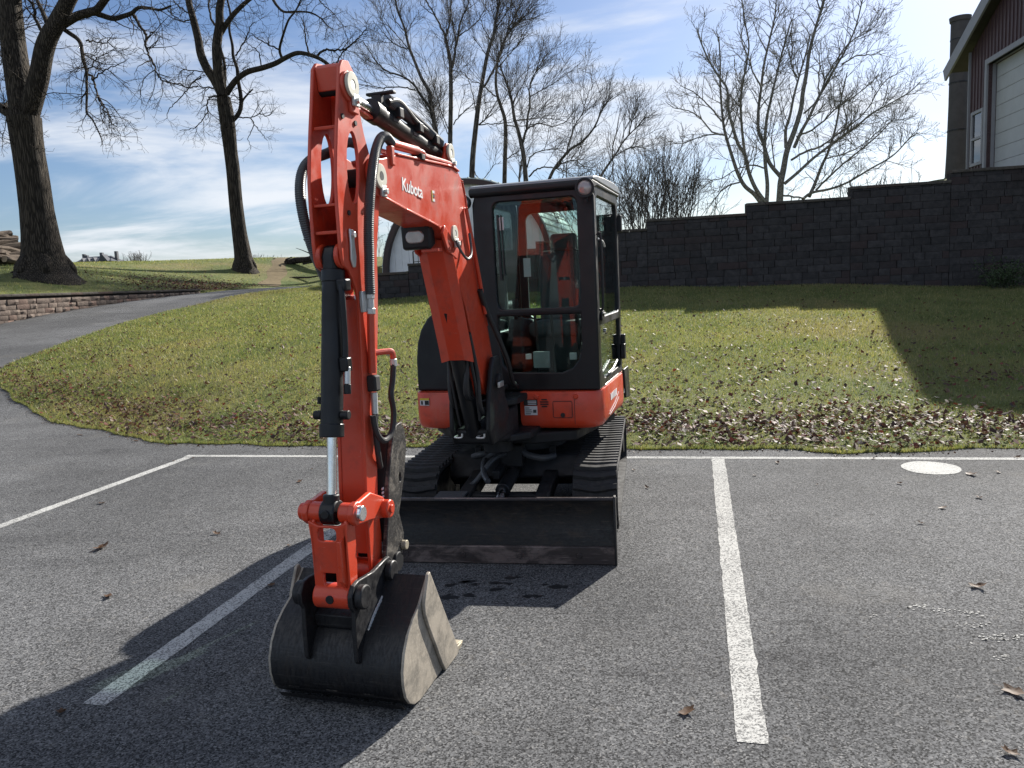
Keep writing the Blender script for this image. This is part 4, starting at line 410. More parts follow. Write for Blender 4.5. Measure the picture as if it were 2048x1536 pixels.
_low = rbf([(-8.71, 13, .18), (-10.95, 16.5, .46), (-15.09, 23, 1.24), (-11.06, 25, 1.29), (-5.23, 15.5, .62), (-7.98, 30, 1.78), (-14.34, 27, 1.63), (-12.63, 32, 1.88), (-11.88, 36, 1.96), (-10.63, 40, 1.97), (-9, 46, 1.9), (3.71, 22.5, 1.31), (10.22, 21.5, 1.04), (3.47, 18.9, .82), (14.06, 21.2, .82), (-3.26, 23.5, 1.35), (20, 20, .7), (-2, 14, .45), (-20, 20, .75), (-25, 30, 1.5), (0, 35, 1.5), (-3, 42, 1.6), (12, 35, 1.4), (-30, 15, .3), (-20, 10, 0), (-10, 6, 0), (-14, 10, 0.02), (-3.6, 8.4, 0), (0, 6.5, 0), (6, 5, 0), (14, 3, 0), (-5, 0, 0), (5, 0, 0), (25, -2, 0), (30, 12, .4), (0, -10, 0), (-25, -5, 0), (20, -10, 0)], 3.0)
def sstep(t): t = np.clip(t, 0, 1); return t * t * (3 - 2 * t)
def lowz(x, y):
    x = np.asarray(x, float); y = np.asarray(y, float)
    ye = np.where(x < -7, 11.5 + np.clip(-7 - x, 0, 3) * -.3, np.interp(x, _ex, _ey))
    return np.maximum(0, _low(x, y)) * sstep((y - ye) / 3.0)
WALL_A, WALL_B = Vector((-4.3, 23.66, 0)), Vector((22.0, 19.82, 0))      # big retaining wall, front foot line
def wall_y(x): return WALL_A.y + (x - WALL_A.x) * (WALL_B.y - WALL_A.y) / (WALL_B.x - WALL_A.x)
_up = rbf([(-15.03, 23.2, 2.02), (-14.28, 27.1, 2.0), (-12.62, 32.1, 1.92), (-18.3, 16, 1.9), (-16.6, 28, 2.80), (-14.1, 42, 3.0), (-29, 45, 4.1), (-23.6, 52, 4.1), (-19.6, 60, 4.22), (-14.2, 60, 4.05), (-10, 58, 3.9), (-3.9, 24.3, 2.05), (-2, 24.3, 2.3), (3.5, 24, 2.85), (5.5, 24, 3.1), (8, 24, 3.35), (11, 24, 3.65), (14, 24, 3.95), (22, 22, 4.3), (-3, 35, 2.45), (3, 35, 3.0), (16, 27, 4.5), (6, 45, 3.2), (25, 40, 4.6), (-7.5, 42, 2.1), (-10.6, 41, 2.02), (-11.9, 36.5, 1.98), (-20, 25, 2.5), (-28, 30, 3.0), (-21.5, 34, 3.55), (-12, 46, 3.45), (-40, 60, 4.4), (-30, 80, 3.2), (20, 80, 3.5), (-5.2, 30, 1.85), (-60, 40, 4.0), (60, 40, 4.5), (60, 90, 4.0)], 2.0)
def upz(x, y):
    y = np.asarray(y, float); x = np.asarray(x, float); t = sstep((y - 75) / 60.0)
    return _up(x, np.minimum(y, 95)) * (1 - t) + t * (1.5 + np.clip(y - 140, 0, 400) * .02)
def grid_mesh(name, X, Y, Z, m):
    r, c = X.shape; v = np.stack([X.ravel(), Y.ravel(), Z.ravel()], 1)
    i = np.arange(r * c).reshape(r, c); f = np.stack([i[:-1, :-1].ravel(), i[:-1, 1:].ravel(), i[1:, 1:].ravel(), i[1:, :-1].ravel()], 1)
    return np_mesh(name, v, f, m, True)
def resample(pts, n):
    P = np.array(pts, float); L = np.concatenate([[0], np.cumsum(np.hypot(*np.diff(P, axis=0).T))]); t = np.linspace(0, L[-1], n)
    return np.stack([np.interp(t, L, P[:, k]) for k in range(P.shape[1])], 1)
# parking lot and the drive that climbs away on the left: one asphalt sheet
gx = np.concatenate([np.arange(-60, -26, 2.0), np.arange(-26, 16, .35), np.arange(16, 62, 2.0)]); gy = np.concatenate([np.arange(-40, -6, 2.0), np.arange(-6, 47, .35)])
X, Y = np.meshgrid(gx, gy); Zg = lowz(X, Y)
inw = (Y > np.where(X > -4.3, wall_y(X) + .1, 99)) | (Y > np.where(X < -11, 24.5 + (X + 14.9) * 3.1, 99)) & (X < -12.4)
Zg = np.where(inw, np.minimum(Zg, .6), Zg)
lot = link('parking_lot', grid_mesh('parking_lot', X, Y, Zg, M['asphalt'])); tag(lot, 'grey speckled asphalt parking lot with a drive curving up to the left', kind='structure')

# front lawn
PATH_R = [(-9.69, 14.47), (-10.6, 15.8), (-10.95, 16.9), (-11.1, 19), (-11.11, 21), (-11.06, 25), (-10.17, 28), (-8.9, 30), (-8.2, 32.5), (-7.6, 36), (-7.2, 42)]
upper = PATH_R + [(-5.6, 33), (-4.6, 26), (-4.3, WALL_A.y), (4, wall_y(4)), (14, wall_y(14)), (22, wall_y(22)), (30, wall_y(30))]
NU, NV = 240, 90
_el = np.concatenate([[0], np.cumsum(np.hypot(np.diff(_ex), np.diff(_ey)))]); _tt = np.linspace(0, 1, NU)
_ep = np.interp(_tt, [0, .10, .34, .42, .72, 1], np.interp([-9.69, -8.6, -4.9, -3.4, 4.2, 30], _ex, _el)); Pl = np.stack([np.interp(_ep, _el, _ex), np.interp(_ep, _el, _ey)], 1)
# give the turf edge an uneven line
Pl[:, 1] += .035 * np.sin(Pl[:, 0] * 3.1) + .03 * np.sin(Pl[:, 0] * 7.7 + 1) + .012 * rng.standard_normal(NU)
Pu = resample(upper, NU)
# pair columns sensibly: the upper boundary is walked by a weighted parameter
ul = np.array(upper); Lc = np.concatenate([[0], np.cumsum(np.hypot(*np.diff(ul, axis=0).T))])
tt = np.linspace(0, 1, NU); par = np.interp(tt, [0, .10, .34, .42, .72, 1], [0, Lc[6] / Lc[-1], Lc[10] / Lc[-1], Lc[13] / Lc[-1], Lc[14] / Lc[-1], 1]) * Lc[-1]
Pu = np.stack([np.interp(par, Lc, ul[:, k]) for k in (0, 1)], 1)
vv = np.linspace(0, 1, NV)[:, None] ** 1.25
LX = Pl[None, :, 0] * (1 - vv) + Pu[None, :, 0] * vv; LY = Pl[None, :, 1] * (1 - vv) + Pu[None, :, 1] * vv
lip = .003 + .03 * sstep(vv * 30) 
LZ = lowz(LX, LY) + lip * np.ones_like(LX) + .02 * np.sin(LX * 1.3 + LY * .7) * sstep(vv * 6)
LXs = np.vstack([LX[:1], LX]); LYs = np.vstack([LY[:1], LY]); LZs = np.vstack([LZ[:1] - .08, LZ])
lawn = link('lawn', grid_mesh('lawn', LXs, LYs, LZs, M['lawn'])); tag(lawn, 'sunlit autumn lawn between the parking lot and the block wall', kind='structure')

# upper ground: bank behind the low wall, terrace behind the big wall, the hill out to the horizon
near = [(-90, 8), (-30, 9), (-18.9, 14.7), (-15.33, 23.3), (-14.55, 27.25), (-12.84, 32.3), (-11.95, 36.2), (-10.6, 40), (-9.6, 44), (-8, 47), (-6.2, 44), (-5.0, 32), (-4.25, 23.95), (4, wall_y(4) + .28), (14, wall_y(14) + .28), (22, wall_y(22) + .28), (60, 15)]
Nn = resample(near, 260); ang = np.arctan2(Nn[:, 0], Nn[:, 1] + 12)
rows = []
for t in np.concatenate([np.linspace(0, .12, 50), np.linspace(.13, 1, 40)]):
    k = t ** 1.6; fx = np.interp(np.linspace(0, 1, 260), [0, .5, 1], [-420, 0, 420]); fy = np.full(260, 420.0)
    rows.append((Nn[:, 0] * (1 - k) + fx * k, Nn[:, 1] * (1 - k) + fy * k))
UX = np.array([r[0] for r in rows]); UY = np.array([r[1] for r in rows]); UZ = upz(UX, UY)
UX = np.vstack([UX[:1], UX]); UY = np.vstack([UY[:1], UY]); UZ = np.vstack([UZ[:1] - .5, UZ])
hill = link('grass_hill', grid_mesh('grass_hill', UX, UY, UZ, M['lawn'])); tag(hill, 'grassy bank and hill rising to the horizon behind the walls', kind='structure')

# worn dirt track down the bank
trk = resample([(-12.0, 39.0), (-12.4, 42), (-13.2, 46), (-14.2, 50)], 24); tw = np.linspace(-1, 1, 7)
TX = trk[:, None, 0] + tw[None] * (.42 + .1 * np.sin(np.arange(24))[:, None]); TY = trk[:, None, 1] + tw[None] * .15
tag(link('dirt_track', grid_mesh('dirt_track', TX, TY, upz(TX, TY) + .02 - .015 * np.abs(tw)[None], M['dirt'])), 'bare dirt track worn down the grass bank', kind='structure')

# painted markings, sheets 4 mm over the asphalt
def strip(name, p0, p1, w, label):
    p0, p1 = np.array(p0, float), np.array(p1, float); d = (p1 - p0) / np.hypot(*(p1 - p0)); q = np.array([-d[1], d[0]])
    n = max(2, int(np.hypot(*(p1 - p0)) / .06)); t = np.linspace(0, 1, n)[:, None]; c = p0 + (p1 - p0) * t
    wob = lambda: (w / 2 + .0030 * rng.standard_normal(n) * .8)[:, None]
    a, b = c + q * wob(), c - q * wob(); P = np.stack([a, b], 1)
    return tag(link(name, grid_mesh(name, P[:, :, 0], P[:, :, 1], np.full(P.shape[:2], .0022), M['road_paint'])), label, kind='structure')
strip('bay_line', (1.878, 6.99), (.822, 2.648), .115, 'white bay line right of the excavator')
strip('bay_line', (-.83, 7.63), (-1.905, 3.17), .115, 'white bay line in the shadow of the boom')
strip('bay_line', (-3.60, 8.31), (-4.95, 2.9), .105, 'white bay line at the far left of the lot')
strip('head_line', (-3.66, 8.40), (9.0, 5.29), .085, 'white line along the head of the bays')
def blot(x, y, r, label, name='paint_spot', n=26, j=.06, sq=1.0, m='road_paint'):
    mb = MB(); ph = [random.uniform(0, 6.28) for _ in range(4)]
    mb.add([(x + r * (1 + j * math.sin(3 * a + ph[0]) + j * .7 * math.sin(7 * a + ph[1])) * math.cos(a), y + sq * r * (1 + j * math.sin(2 * a + ph[2]) + j * math.sin(5 * a + ph[3])) * math.sin(a)  , .0030) for a in [2 * math.pi * i / n for i in range(n)]], [list(range(n))])
    return tag(mb.build(name, M[m], sharp=0), label, kind='structure')
blot(3.48, 6.30, .225, 'round white painted spot near the head line', j=.015, m='disc_paint')
fk = MB(); rf_ = random.Random(77)
for x, y, r in [(2.01, 3.7, .05), (2.21, 3.62, .05), (2.13, 3.34, .06), (2.25, 3.33, .07), (2.09, 3.17, .03), (2.16, 3.48, .05), (1.73, 3.63, .02), (2.1, 3.66, .04)]:
    for q in range(int(r * 420)):
        fx, fy, fr = x + rf_.gauss(0, r * .8), y + rf_.gauss(0, r * .35), rf_.uniform(.002, .010) * (.6 + r * 8); n = 7; ph = rf_.uniform(0, 6)
        fk.add([(fx + fr * (1 + .5 * rf_.uniform(-1, 1)) * math.cos(ph + 2 * math.pi * i / n), fy + .7 * fr * (1 + .5 * rf_.uniform(-1, 1)) * math.sin(ph + 2 * math.pi * i / n)  , .0030) for i in range(n)], [list(range(n))])
tag(fk.build('paint_flecks', M['road_paint'], sharp=0), 'scattered flecks of worn white paint on the right of the asphalt', kind='structure')

# damp patches left by the blade
rd = random.Random(14)
for k in range(16):
    x, y = rd.uniform(-.5, .22), rd.uniform(4.05, 4.42); mb = MB(); r_ = rd.uniform(.012, .05); ph = rd.uniform(0, 6); n = 16
    mb.add([(x + r_ * (1 + .3 * math.sin(2 * a + ph) + .15 * math.sin(5 * a)) * math.cos(a), y + .6 * r_ * (1 + .3 * math.sin(3 * a + ph)) * math.sin(a), .0026) for a in [2 * math.pi * i / n for i in range(n)]], [list(range(n))])
    tag(mb.build('damp_patch', M['damp'], sharp=0), 'small dark damp patch in the shadow before the blade', kind='structure')
# ---------------------------------------------------------------- big block wall
def block_mesh(name, m, j, seed, lx=1, ly=1, lz=1):
    """rock-faced unit block, x length, y depth (front at -y), z height, origin at its lower front left"""
    r = random.Random(seed); mb = MB(); nx, nz = 3, 2; g = {}
    for i in range(nx + 1):
        for k in range(nz + 1):
            e = i in (0, nx) or k in (0, nz)
            g[i, k] = len(mb.v); mb.v.append((i / nx, (0.0 if e else -j * r.uniform(.5, 1.3)), k / nz))
    for i in range(nx):
        for k in range(nz): mb.f.append([g[i, k], g[i + 1, k], g[i + 1, k + 1], g[i, k + 1]])
    a, b, c, d = g[0, 0], g[nx, 0], g[nx, nz], g[0, nz]; n = len(mb.v)
    mb.v += [(0, 1, 0), (1, 1, 0), (1, 1, 1), (0, 1, 1)]
    bot = [g[i, 0] for i in range(nx + 1)]; top = [g[i, nz] for i in range(nx + 1)]; lf = [g[0, k] for k in range(nz + 1)]; rt = [g[nx, k] for k in range(nz + 1)]
    mb.f += [list(reversed(bot)) + [n, n + 1], top + [n + 2, n + 3], lf + [n + 3, n], list(reversed(rt)) + [n + 1, n + 2]]
    return mb.mesh(name, m, sharp=25)
BM = [block_mesh('block', M['block'], .14, 100 + i) for i in range(6)]
CM = [block_mesh('cap_stone', M['cap'], .05, 200 + i) for i in range(3)]
wdir = (WALL_B - WALL_A); WLEN = wdir.length; wdir.normalize(); wang = math.atan2(wdir.y, wdir.x); wnrm = Vector((-wdir.y, wdir.x, 0))
def wpt(s, dep, z): p = WALL_A + wdir * s + wnrm * dep; return (p.x, p.y, z)
def s_of(x): return (x - WALL_A.x) / wdir.x
SEG = [(-4.3, -2.95, 2.16), (-2.95, -.9, 2.39), (-.9, .9, 2.62), (.9, 2.6, 2.82), (2.6, 4.09, 3.01), (4.09, 6.83, 3.26), (6.83, 9.58, 3.53), (9.58, 12.13, 3.80), (12.13, 22, 4.06)]
wall = empty('block_wall', (0, 0, 0)); tag(wall, 'tall dark stepped retaining wall of rough concrete blocks behind the lawn', 'wall')
core = MB(); COURSE, CAPH = .195, .075; stuffb = MB(); nblk = 0; rw = random.Random(5)
for x0, x1, ztop in SEG:
    s0, s1 = s_of(x0), s_of(x1); z0 = .45
    a, b = wpt(s0, .05, z0), wpt(s1, .05, z0); c, d = wpt(s1, .30, z0), wpt(s0, .30, z0); zt = ztop - CAPH - .003
    core.add([a, b, c, d, (*a[:2], zt), (*b[:2], zt), (*c[:2], zt), (*d[:2], zt)], [(3, 2, 1, 0), (4, 5, 6, 7), (0, 1, 5, 4), (1, 2, 6, 5), (2, 3, 7, 6), (3, 0, 4, 7)])
    zc_ = .55; row = 0
    while zc_ < zt - .04:
        hgt = min(COURSE, zt - zc_)
        if zt - zc_ - hgt < .05: hgt = zt - zc_
        s = s0 - (rw.uniform(.1, .3) if row % 2 else 0); first = True
        while s < s1 - .02:
            ln = rw.choice([.3, .45, .45, .45, .6]) * 1.0; e = min(s + ln, s1)
            if s1 - e < .15: e = s1
            st = max(s, s0)
            xm = WALL_A.x + wdir.x * (st + e) / 2
            vis = (xm > 3.25 and xm < 14.1) or (xm < -1.95)
            base = float(lowz(xm, wall_y(xm)))
            if zc_ + hgt > base - .02 and e - st > .06:
                dep = rw.uniform(-.012, .018); g = .007
                if vis and nblk < 300:
                    o = link('block', rw.choice(BM), wall, wpt(st + g, dep, zc_ + g * .6), (0, 0, wang), (e - st - 2 * g, .11, hgt - g)); nblk += 1
                else:
                    p = [wpt(st + g, dep, zc_), wpt(e - g, dep, zc_), wpt(e - g, .1, zc_), wpt(st + g, .1, zc_)]
                    stuffb.add([(*q[:2], zc_ + g) for q in p] + [(*q[:2], zc_ + hgt) for q in p], [(0, 1, 5, 4), (1, 2, 6, 5), (2, 3, 7, 6), (3, 0, 4, 7), (4, 5, 6, 7)])
            s = e; 
        zc_ += hgt; row += 1
    s = s0
    while s < s1 - .02:
        e = min(s + rw.uniform(.4, .6), s1)
        if s1 - e < .2: e = s1
        link('cap_stone', rw.choice(CM), wall, wpt(s + .004, -.035 + rw.uniform(-.008, .008), ztop - CAPH + .001), (0, 0, wang), (e - s - .008, .36, CAPH))
        s = e
core.build('wall_core', M['mortar'], wall, sharp=0)
tag(stuffb.build('more_blocks', M['block'], wall, sharp=0), kind='stuff')

# black iron railing on the step of the wall
rail = empty('iron_railing', wpt(s_of(-2.8), .15, 2.39), wang); tag(rail, 'short black iron railing on the block wall left of the boom', 'railing')
rl = 1.5
MB().bar((0, 0, .36), (rl, 0, .36), .03, .025).build('top_rail', M['iron'], rail)
MB().bar((0, 0, .05), (rl, 0, .05), .025, .02).build('bottom_rail', M['iron'], rail)
for i in range(11):
    MB().bar((rl * i / 10, 0, 0), (rl * i / 10, 0, .355), .018 if i % 5 else .035, .018 if i % 5 else .035, (1, 0, 0)).build('baluster', M['iron'], rail)

# ---------------------------------------------------------------- low stone wall along the drive
SM = [block_mesh('stone', M['stone'], .22, 300 + i) for i in range(6)]
LCAP = [block_mesh('cap_stone', M['cap'], .08, 330 + i) for i in range(3)]
LW = resample([(-17.9, 16.2), (-15.06, 23.1), (-14.3, 27.05), (-12.62, 32.0)], 400)
LL = np.concatenate([[0], np.cumsum(np.hypot(*np.diff(LW, axis=0).T))])
def lw(s): return np.array([np.interp(s, LL, LW[:, 0]), np.interp(s, LL, LW[:, 1])])
LTOP = lambda s: float(np.interp(s, [0, LL[-1] * .45, LL[-1]], [2.12, 2.11, 2.05]))
lwall = empty('low_stone_wall'); tag(lwall, 'low tan retaining wall of rough stones along the left of the drive', 'wall')
lcore = MB(); rl_ = random.Random(9)
def lw_place(meshes, name, s0, s1, z, h, dep, depth, g=.008):
    p, q = lw(s0), lw(s1); d = q - p; L = np.hypot(*d); ang_ = math.atan2(d[1], d[0]); nrm = np.array([-d[1], d[0]]) / L
    # the road side is to the right of the walking direction
    p = p - nrm * dep * -1.0
    return link(name, rl_.choice(meshes), lwall, (p[0], p[1], z), (0, 0, ang_), (L - g, depth, h - g))
s = 0.0
smax = LL[-1]
row = 0; z = .55
while z < 1.92:
    h = .155; s = -(.2 if row % 2 else 0)
    while s < smax:
        e = min(s + rl_.choice([.28, .36, .42, .5]) , smax)
        st = max(s, 0); mid = (st + e) / 2; base = float(lowz(*lw(mid))); top = LTOP(mid) - .085
        hh = min(h, top - z)
        if e - st > .08 and hh > .03 and z + hh > base - .03 and lw(mid)[1] > 19.5:
            lw_place(SM, 'stone', st, e, z, hh, rl_.uniform(-.02, .02), .18)
        s = e
    z += h; row += 1
s = 0.0
while s < smax - .05:
    e = min(s + rl_.uniform(.5, .8), smax); lw_place(LCAP, 'cap_stone', s, e, LTOP((s + e) / 2) - .083, .09, -.03, .34); s = e
for i in range(60):
    a_, b_ = lw(smax * i / 60), lw(smax * (i + 1) / 60); d = b_ - a_; nrm = np.array([-d[1], d[0]]) / np.hypot(*d); zt = LTOP(smax * (i + .5) / 60) - .09
    q = [a_ + nrm * .06, b_ + nrm * .06, b_ + nrm * .3, a_ + nrm * .3]
    lcore.add([(*p, .3) for p in q] + [(*p, zt) for p in q], [(0, 1, 5, 4), (2, 3, 7, 6), (4, 5, 6, 7)])
lcore.build('wall_core', M['mortar'], lwall, sharp=0)
# ---------------------------------------------------------------- arched barn
def arched_barn():
    ax = R(14); o = empty('arched_barn', (-1.75, 35.0, 2.3), -ax); tag(o, 'round arched barn with grey white gable and pale metal roof behind the excavator', 'barn')
    # local: x across the gable, y back along the ridge, z up
    H, Wd, Ln = 3.95, 3.95, 7.5
    prof = [(Wd * math.cos(R(a)) * (1 + .02 * math.sin(R(2 * a))), H * math.sin(R(a)) ** .93) for a in np.linspace(180, 0, 37)]
    pin = [(x * .955, z * .955) for x, z in prof]
    n = 22
    for i in range(n):                                                     # gable boards
        xa, xb = -Wd * .95 + 2 * Wd * .95 * i / n, -Wd * .95 + 2 * Wd * .95 * (i + 1) / n
        zf = lambda x: max(.02, .955 * H * (max(0, 1 - (x / (Wd * .955)) ** 2)) ** .47)
        top = [(xa + .006 + (xb - xa - .012) * t, zf(xa + (xb - xa) * t)) for t in (1, .5, 0)]
        MB().prism([(xa + .006, 0), (xb - .006, 0)] + top, 'y', .02 + .008 * (i % 2), .07).build('board', M['gable'], o, sharp=0)
    MB().prism([(-Wd * .96, -2.0), (Wd * .96, -2.0), (Wd * .96, 0.0), (-Wd * .96, 0.0)], 'y', .0, .3).build('foundation', M['cap'], o)
    rim = MB(); m = len(prof); v = []
    for y in (-.28, .12):
        v += [(x, y, z) for x, z in prof] + [(x * .945, y, z * .945) for x, z in prof]
    f = []
    for i in range(m - 1):
        f += [(i, i + 1, m + i + 1, m + i), (2 * m + i, 3 * m + i, 3 * m + i + 1, 2 * m + i + 1), (i, 2 * m + i, 2 * m + i + 1, i + 1), (m + i, m + i + 1, 3 * m + i + 1, 3 * m + i)]
    rim.add(v, f).build('arch_rim', M['rim'], o, sharp=40)
    for i in range(m - 1):                                                 # roof sheets across the vault
        (xa, za), (xb, zb) = prof[i], prof[i + 1]; k = 1.012
        MB().add([(xa * k, -.22, za * k), (xb * k, -.22, zb * k), (xb * k, Ln, zb * k), (xa * k, Ln, za * k), (xa * .99, -.22, za * .99), (xb * .99, -.22, zb * .99), (xb * .99, Ln, zb * .99), (xa * .99, Ln, za * .99)], [(0, 1, 2, 3), (7, 6, 5, 4), (0, 4, 5, 1), (3, 2, 6, 7)]).build('roof_sheet', M['metal_roof'], o, sharp=0)
        MB().bar((xa * 1.014, -.22, za * 1.014), (xa * 1.014, Ln, za * 1.014), .05, .05).build('roof_seam', M['metal_roof'], o, sharp=0)
    w = MB().plate(rrect(.9, 2.1, .75, 1.7, .01, 1), [rrect(.98, 2.02, .83, 1.62, .01, 1)], 'y', -.02, .05).build('window', M['trim'], o)
    MB().prism([(.98, .83), (2.02, .83), (2.02, 1.62), (.98, 1.62)], 'y', .0, .01).build('pane', M['pane'], w, sharp=0)
    MB().bar((1.5, -.005, .83), (1.5, -.005, 1.62), .03, .03, (1, 0, 0)).build('muntin', M['trim'], w)
arched_barn()
# ---------------------------------------------------------------- red barn on the right
def red_barn():
    d = Vector((math.sin(R(-10)), -math.cos(R(-10)), 0)); rz = math.atan2(d.y, d.x)
    o = empty('red_barn', (15.99, 27.0, 0), rz); tag(o, 'red metal barn with white door and trim behind the wall', 'barn')
    # local x = along the gable toward the viewer, y = +left of that: building body lies at +y (to the right in the photo)
    z0, ze, pk, xp, Ln, Dp = 3.6, 8.5, 10.25, 3.8, 7.6, 14.0
    roofz = lambda x: ze + (pk - ze) * (1 - abs(x - xp) / xp)
    hole = [(1.38, 4.25), (6.6, 4.25), (6.6, 7.78), (1.38, 7.78)]; win = [(.28, 4.8), (1.06, 4.8), (1.06, 6.42), (.28, 6.42)]
    MB().plate([(0, z0), (Ln, z0), (Ln, ze), (xp, pk), (0, ze)], [hole, win], 'y', 0, .12).build('gable_wall', M['barn_red'], o, sharp=0)
    MB().box((Ln / 2, Dp / 2 + .1, (z0 + ze) / 2), (Ln - .02, Dp - .3, ze - z0 - .02)).build('barn_body', M['barn_red'], o, sharp=0)
    for i in range(31):                                                    # standing ribs of the siding
        x = .12 + i * .24
        for lo, hi in ([(z0, roofz(x) - .05)] if not (.2 < x < 6.68) else ([(z0, 4.7), (6.5, roofz(x) - .05)] if x < 1.2 else [(7.95, roofz(x) - .05)])):
            if hi - lo > .1: MB().bar((x, -.012, lo), (x, -.012, hi), .035, .024, (1, 0, 0)).build('siding_rib', M['barn_red'], o, sharp=0)
    MB().bar((-.01, -.015, z0), (-.01, -.015, ze), .12, .05, (1, 0, 0)).build('corner_trim', M['trim'], o)
    for sx in (0, 1):
        a, b = ((-1.25, -.38, roofz(0) - .42), (xp, -.38, pk + .13)) if not sx else ((Ln + 1.0, -.38, roofz(Ln) - .35), (xp, -.38, pk + .13))
        MB().bar(a, b, .07, .42).build('rake_trim', M['trim'], o)
    for sx in (-1, 1):
        xe = -1.25 if sx < 0 else Ln + 1.0; zz = ze - .24
        MB().add([(xe, -.34, zz), (xp, -.34, pk + .28), (xp, Dp, pk + .28), (xe, Dp, zz), (xe, -.34, zz - .1), (xp, -.34, pk + .18), (xp, Dp, pk + .18), (xe, Dp, zz - .1)], [(0, 1, 2, 3), (7, 6, 5, 4), (0, 4, 5, 1), (1, 5, 6, 2), (2, 6, 7, 3), (3, 7, 4, 0)]).build('roof', M['silo'], o, sharp=0)
    dr = MB().plate([(1.22, 4.2), (6.76, 4.2), (6.76, 7.94), (1.22, 7.94)], [hole], 'y', -.06, .235).build('door_frame', M['trim'], o)
    MB().plate([(1.39, 4.25), (6.59, 4.25), (6.59, 7.77), (1.39, 7.77)], [], 'y', .28, .33).build('jamb_back', M['door_white'], o)
    for i in range(8):
        zb = 4.26 + i * .438
        MB().prism([(1.40, zb), (6.58, zb), (6.58, zb + .43), (1.40, zb + .43)], 'y', .24, .275).build('door_panel', M['door_white'], o, bevel=.008)
    w = MB().plate([(.2, 4.72), (1.14, 4.72), (1.14, 6.5), (.2, 6.5)], [[(.3, 4.82), (1.04, 4.82), (1.04, 5.56), (.3, 5.56)], [(.3, 5.64), (1.04, 5.64), (1.04, 6.4), (.3, 6.4)]], 'y', -.05, .03).build('window', M['trim'], o)
    MB().prism([(.3, 4.82), (1.04, 4.82), (1.04, 5.56), (.3, 5.56)], 'y', .0, .012).build('pane', M['pane'], w, sharp=0)
    MB().prism([(.3, 5.64), (1.04, 5.64), (1.04, 6.4), (.3, 6.4)], 'y', .0, .012).build('pane', M['pane'], w, sharp=0)
red_barn()
# ---------------------------------------------------------------- dark stack beside the barn
sl = empty('tall_stack', (19.05, 33.0, 3.5)); tag(sl, 'tall dark round stack rising behind the left edge of the red barn', 'stack')
pr = [(.50, -1), (.46, 1.0), (.40, 2.5), (.36, 4.5), (.345, 7.75)]
mb = MB(); nn = 28
for r_, z_ in pr: mb.v += [(r_ * math.cos(2 * math.pi * i / nn), r_ * math.sin(2 * math.pi * i / nn), z_) for i in range(nn)]
for k in range(len(pr) - 1): mb.f += [(k * nn + i, k * nn + (i + 1) % nn, (k + 1) * nn + (i + 1) % nn, (k + 1) * nn + i) for i in range(nn)]
mb.build('shaft', M['silo'], sl)
MB().cyl((0, 0, 7.72), (0, 0, 7.9), .385, .41, 28).build('rim', M['silo'], sl)
for z_ in (1.5, 3.4, 5.3, 7.0): MB().ring((0, 0, z_), (0, 0, 1), (.455, .40, .375, .36)[(1.5, 3.4, 5.3, 7.0).index(z_)], .30, .05, 28).build('band', M['iron'], sl)
# ---------------------------------------------------------------- far stone house on the hill
fh = empty('far_house', (-129.2, 250, 9.0)); tag(fh, 'distant large stone house with tall chimneys on the left horizon', 'house')
MB().box((0, 0, 2.6), (11, 9, 5.2)).build('wall', M['far_wall'], fh, sharp=0)
MB().add([(-5.7, -4.7, 5.2), (5.7, -4.7, 5.2), (5.7, 4.7, 5.2), (-5.7, 4.7, 5.2), (-4.6, 0, 7.0), (3.6, 0, 7.0)], [(0, 1, 5, 4), (1, 2, 5), (2, 3, 4, 5), (3, 0, 4), (3, 2, 1, 0)]).build('roof', M['far_roof'], fh, sharp=0)
MB().add([(2, -5.6, 5.2), (5, -5.6, 5.2), (5, -3, 5.2), (2, -3, 5.2), (3.5, -5.6, 7.3), (3.5, -2.2, 7.3)], [(0, 1, 4), (1, 2, 5, 4), (3, 0, 4, 5), (2, 3, 5)]).build('cross_gable', M['far_roof'], fh, sharp=0)
for x_, h_ in ((-5.0, 7.9), (-4.2, 7.5), (.6, 8.1), (5.3, 8.3)): MB().box((x_, 0, h_ - 2), (.8, 1.1, 4)).build('chimney', M['far_wall'], fh, sharp=0)
for x_ in (-4.2, -2.8, -1.4, 0, 1.4): MB().box((x_, -4.55, 3.9), (.6, .1, 1.2)).build('window', M['pane'], fh, sharp=0)
for x_ in (-3.4, -1.6, .2): MB().add([(x_ - .5, -4.6, 5.3), (x_ + .5, -4.6, 5.3), (x_, -4.6, 6.5), (x_, -2, 6.5)], [(0, 1, 2), (1, 3, 2), (3, 0, 2)]).build('dormer', M['far_wall'], fh, sharp=0)
# ---------------------------------------------------------------- bare trees
class TubeSet:
    """many tapered tubes gathered into one mesh"""
    def __init__(s): s.V = []; s.F = []; s.n = 0
    def add(s, P, rad, k):
        P = np.asarray(P, float); m = len(P); rad = np.asarray(rad, float)
        D = np.gradient(P, axis=0); D /= np.linalg.norm(D, axis=1)[:, None] + 1e-9
        ref = np.array([0.31, 0.52, 0.79]) if abs(D[0] @ [0.31, .52, .79]) < .9 else np.array([1., 0, 0])
        A = np.cross(D, ref); A /= np.linalg.norm(A, axis=1)[:, None] + 1e-9; B = np.cross(D, A)
        t = 2 * np.pi * np.arange(k) / k
        V = P[:, None] + (A[:, None] * np.cos(t)[None, :, None] + B[:, None] * np.sin(t)[None, :, None]) * rad[:, None, None]
        i = np.arange(m * k).reshape(m, k); j = np.roll(i, -1, 1)
        F = np.stack([i[:-1], j[:-1], j[1:], i[1:]], -1).reshape(-1, 4) + s.n
        s.V.append(V.reshape(-1, 3)); s.F.append(F); s.n += m * k
    def build(s, name, m, parent): return link(name, np_mesh(name, np.concatenate(s.V), np.concatenate(s.F), m, True), parent)
